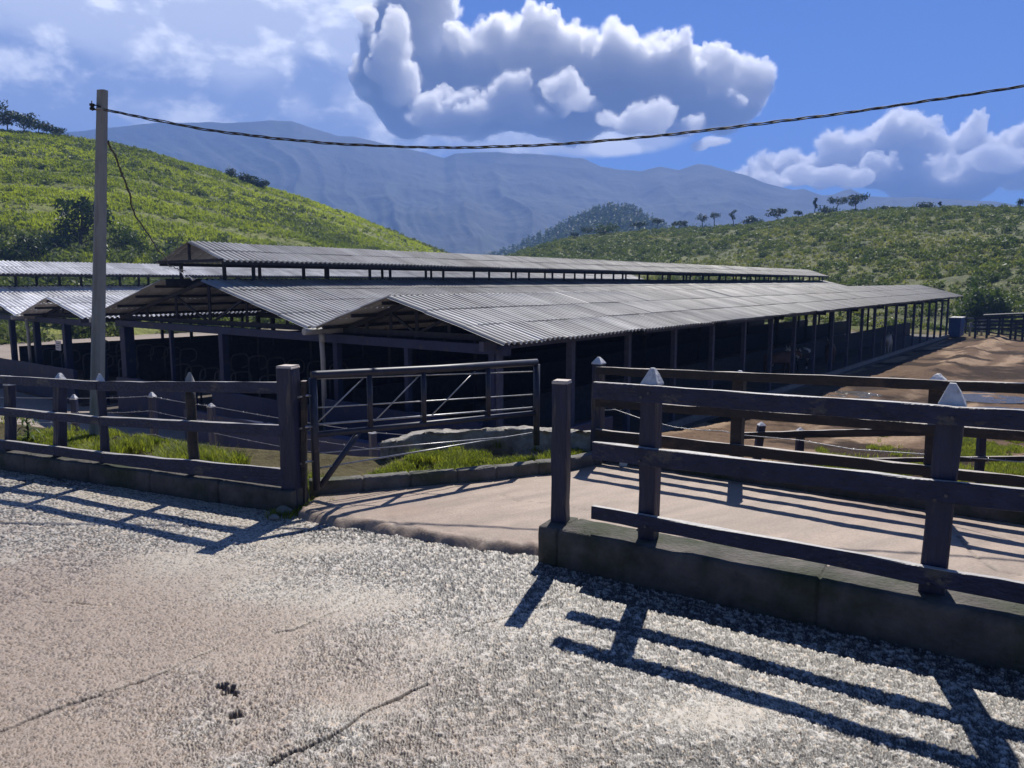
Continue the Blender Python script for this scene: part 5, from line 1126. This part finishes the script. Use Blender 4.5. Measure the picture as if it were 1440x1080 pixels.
# air: pale even haze round everything, the sky outside it
HT = 560.0
hz = MB(); hz.prism([(-2950,-240),(2950,-240),(2950,3300),(-2950,3300)], -6.0, HT)
hm_ = bpy.data.materials.new('haze'); hm_.use_nodes = True; hn = hm_.node_tree; hn.nodes.clear()
ho = hn.nodes.new('ShaderNodeOutputMaterial'); hv = hn.nodes.new('ShaderNodeVolumePrincipled'); hn.links.new(hv.outputs[0], ho.inputs['Volume'])
hv.inputs['Color'].default_value = (.28, .48, 1, 1); hv.inputs['Density'].default_value = .00042; hv.inputs['Anisotropy'].default_value = 0.0
hzo = hz.build('haze', hm_); hzo['kind'] = 'stuff'

W = bpy.data.worlds.new('World'); S.world = W; W.use_nodes = True
W.cycles.sampling_method = 'MANUAL'; W.cycles.sample_map_resolution = 256
nt = W.node_tree; nt.nodes.clear(); L = nt.links
out = nd(nt, 'ShaderNodeOutputWorld'); bg = nd(nt, 'ShaderNodeBackground'); L.new(bg.outputs[0], out.inputs[0]); bg.inputs[1].default_value = .05
sky = nd(nt, 'ShaderNodeTexSky', sky_type='NISHITA', sun_disc=False, sun_elevation=SEL, sun_rotation=SAZ, air_density=1.0, dust_density=.1, ozone_density=5.0, altitude=1500)
def azel(u, v):
    r = ray(u, v); return math.atan2(r[0], r[1]), math.atan2(r[2], math.hypot(r[0], r[1]))
def mth(t, op, a, b=None, c=None, clamp=False):
    n = t.nodes.new('ShaderNodeMath'); n.operation = op; n.use_clamp = clamp
    for i, x in enumerate((a, b, c)):
        if x is None: continue
        if isinstance(x, (int, float)): n.inputs[i].default_value = x
        else: t.links.new(x, n.inputs[i])
    return n.outputs[0]
def smooth(t, x, a, b): 
    n = t.nodes.new('ShaderNodeMapRange'); n.interpolation_type = 'SMOOTHSTEP'; t.links.new(x, n.inputs[0]); n.inputs[1].default_value = a; n.inputs[2].default_value = b; return n.outputs[0]
def blob_group(name, blobs, k, noise):
    g = bpy.data.node_groups.new(name, 'ShaderNodeTree'); g.interface.new_socket('V', in_out='INPUT', socket_type='NodeSocketVector'); g.interface.new_socket('D', in_out='OUTPUT', socket_type='NodeSocketFloat')
    gi = g.nodes.new('NodeGroupInput'); go = g.nodes.new('NodeGroupOutput'); cur = None
    for u, v, rx, ry in blobs:
        c = azel(u, v); e = azel(u+rx, v); f = azel(u, v-ry)
        s1 = g.nodes.new('ShaderNodeVectorMath'); s1.operation = 'SUBTRACT'; g.links.new(gi.outputs[0], s1.inputs[0]); s1.inputs[1].default_value = (c[0], c[1], 0)
        s2 = g.nodes.new('ShaderNodeVectorMath'); s2.operation = 'DIVIDE'; g.links.new(s1.outputs[0], s2.inputs[0]); s2.inputs[1].default_value = (abs(e[0]-c[0]), abs(f[1]-c[1]), 1)
        s3 = g.nodes.new('ShaderNodeVectorMath'); s3.operation = 'LENGTH'; g.links.new(s2.outputs[0], s3.inputs[0])
        d = mth(g, 'SUBTRACT', 1.0, s3.outputs['Value']); cur = d if cur is None else mth(g, 'SMOOTH_MAX', cur, d, k)
    tot = cur
    for kind, sc, amp, det, st in noise:
        mp = g.nodes.new('ShaderNodeMapping'); mp.inputs['Scale'].default_value = (sc*st[0], sc*st[1], 1); g.links.new(gi.outputs[0], mp.inputs[0])
        if kind == 'n':
            n = g.nodes.new('ShaderNodeTexNoise'); n.inputs['Scale'].default_value = 1; n.inputs['Detail'].default_value = det; n.inputs['Roughness'].default_value = .58; n.inputs['Distortion'].default_value = .3; val = mth(g, 'SUBTRACT', n.outputs[0], .5)
        else:
            n = g.nodes.new('ShaderNodeTexVoronoi'); n.feature = 'F1'; n.inputs['Scale'].default_value = 1; n.inputs['Detail'].default_value = det; n.inputs['Roughness'].default_value = .5; n.normalize = True; val = mth(g, 'SUBTRACT', .42, n.outputs['Distance'])
        g.links.new(mp.outputs[0], n.inputs['Vector']); tot = mth(g, 'MULTIPLY_ADD', val, amp, tot)
    g.links.new(tot, go.inputs[0]); return g
tc = nd(nt, 'ShaderNodeTexCoord'); sx = nd(nt, 'ShaderNodeSeparateXYZ'); L.new(tc.outputs['Generated'], sx.inputs[0])
A_ = mth(nt, 'ARCTAN2', sx.outputs[0], sx.outputs[1]); E_ = mth(nt, 'ARCSINE', sx.outputs[2]); cv = nd(nt, 'ShaderNodeCombineXYZ'); L.new(A_, cv.inputs[0]); L.new(E_, cv.inputs[1])
def off(vec, dx, dy):
    n = nd(nt, 'ShaderNodeVectorMath', operation='ADD'); L.new(vec, n.inputs[0]); n.inputs[1].default_value = (dx, dy, 0); return n.outputs[0]
def mixc(f, a, b):
    n = nd(nt, 'ShaderNodeMix', data_type='RGBA'); L.new(f, n.inputs[0])
    for i, x in ((6, a), (7, b)):
        if isinstance(x, tuple): n.inputs[i].default_value = (*x, 1)
        else: L.new(x, n.inputs[i])
    return n.outputs[2]
K = 1/.05
# broad soft layer on the left and overhead
SH = [(-150,40,420,200),(120,40,330,170),(330,90,230,150),(430,150,130,70),(480,60,90,110),(470,140,120,75),(600,160,150,70),(720,185,160,45),(850,195,120,32),(200,150,260,60)]
gS = blob_group('layer', SH, .4, (('n', 7, .9, 6, (1, 1.6)),))
ns_ = nt.nodes.new('ShaderNodeGroup'); ns_.node_tree = gS; L.new(cv.outputs[0], ns_.inputs[0]); Ds = ns_.outputs[0]
ns2 = nt.nodes.new('ShaderNodeGroup'); ns2.node_tree = gS; L.new(off(cv.outputs[0], .02, .06), ns2.inputs[0])
als = mth(nt, 'MULTIPLY', smooth(nt, Ds, -.05, .28), .95)
sn = nd(nt, 'ShaderNodeTexNoise', i_Scale=11, i_Detail=8, i_Roughness=.55, i_Distortion=.15); smp = nd(nt, 'ShaderNodeMapping'); smp.inputs['Scale'].default_value = (1, 1.7, 1); L.new(cv.outputs[0], smp.inputs[0]); L.new(smp.outputs[0], sn.inputs['Vector'])
sl_ = mth(nt, 'MULTIPLY_ADD', smooth(nt, mth(nt, 'SUBTRACT', Ds, ns2.outputs[0]), -.1, .4), .4, mth(nt, 'MULTIPLY', smooth(nt, sn.outputs[0], .47, .66), .85), clamp=True)
scol = mixc(sl_, (.27*K, .345*K, .56*K), (1.0*K, 1.03*K, 1.1*K))
skc = nd(nt, 'ShaderNodeMix', data_type='RGBA', blend_type='MULTIPLY'); skc.inputs[0].default_value = 1; L.new(sky.outputs[0], skc.inputs[6]); 
fd = nd(nt, 'ShaderNodeVectorMath', operation='DOT_PRODUCT'); L.new(tc.outputs['Generated'], fd.inputs[0]); fd.inputs[1].default_value = (0, .97, .24)
ff = smooth(nt, fd.outputs['Value'], .25, .8)      # sky behind and overhead dimmed to lower the fill light
L.new(mixc(ff, (.36, .5, .72), (.64, .93, 1.55)), skc.inputs[7])
c1 = mixc(als, skc.outputs[2], scol); L.new(c1, bg.inputs[0])
S.view_settings.view_transform = 'Standard'; S.view_settings.look = 'None'; S.view_settings.exposure = .5; S.view_settings.gamma = 1
S.cycles.max_bounces = 18; S.cycles.diffuse_bounces = 3; S.cycles.glossy_bounces = 3; S.cycles.transmission_bounces = 3; S.cycles.volume_bounces = 16; S.cycles.transparent_max_bounces = 6
S.cycles.transparent_max_bounces = 12; S.cycles.use_denoising = True
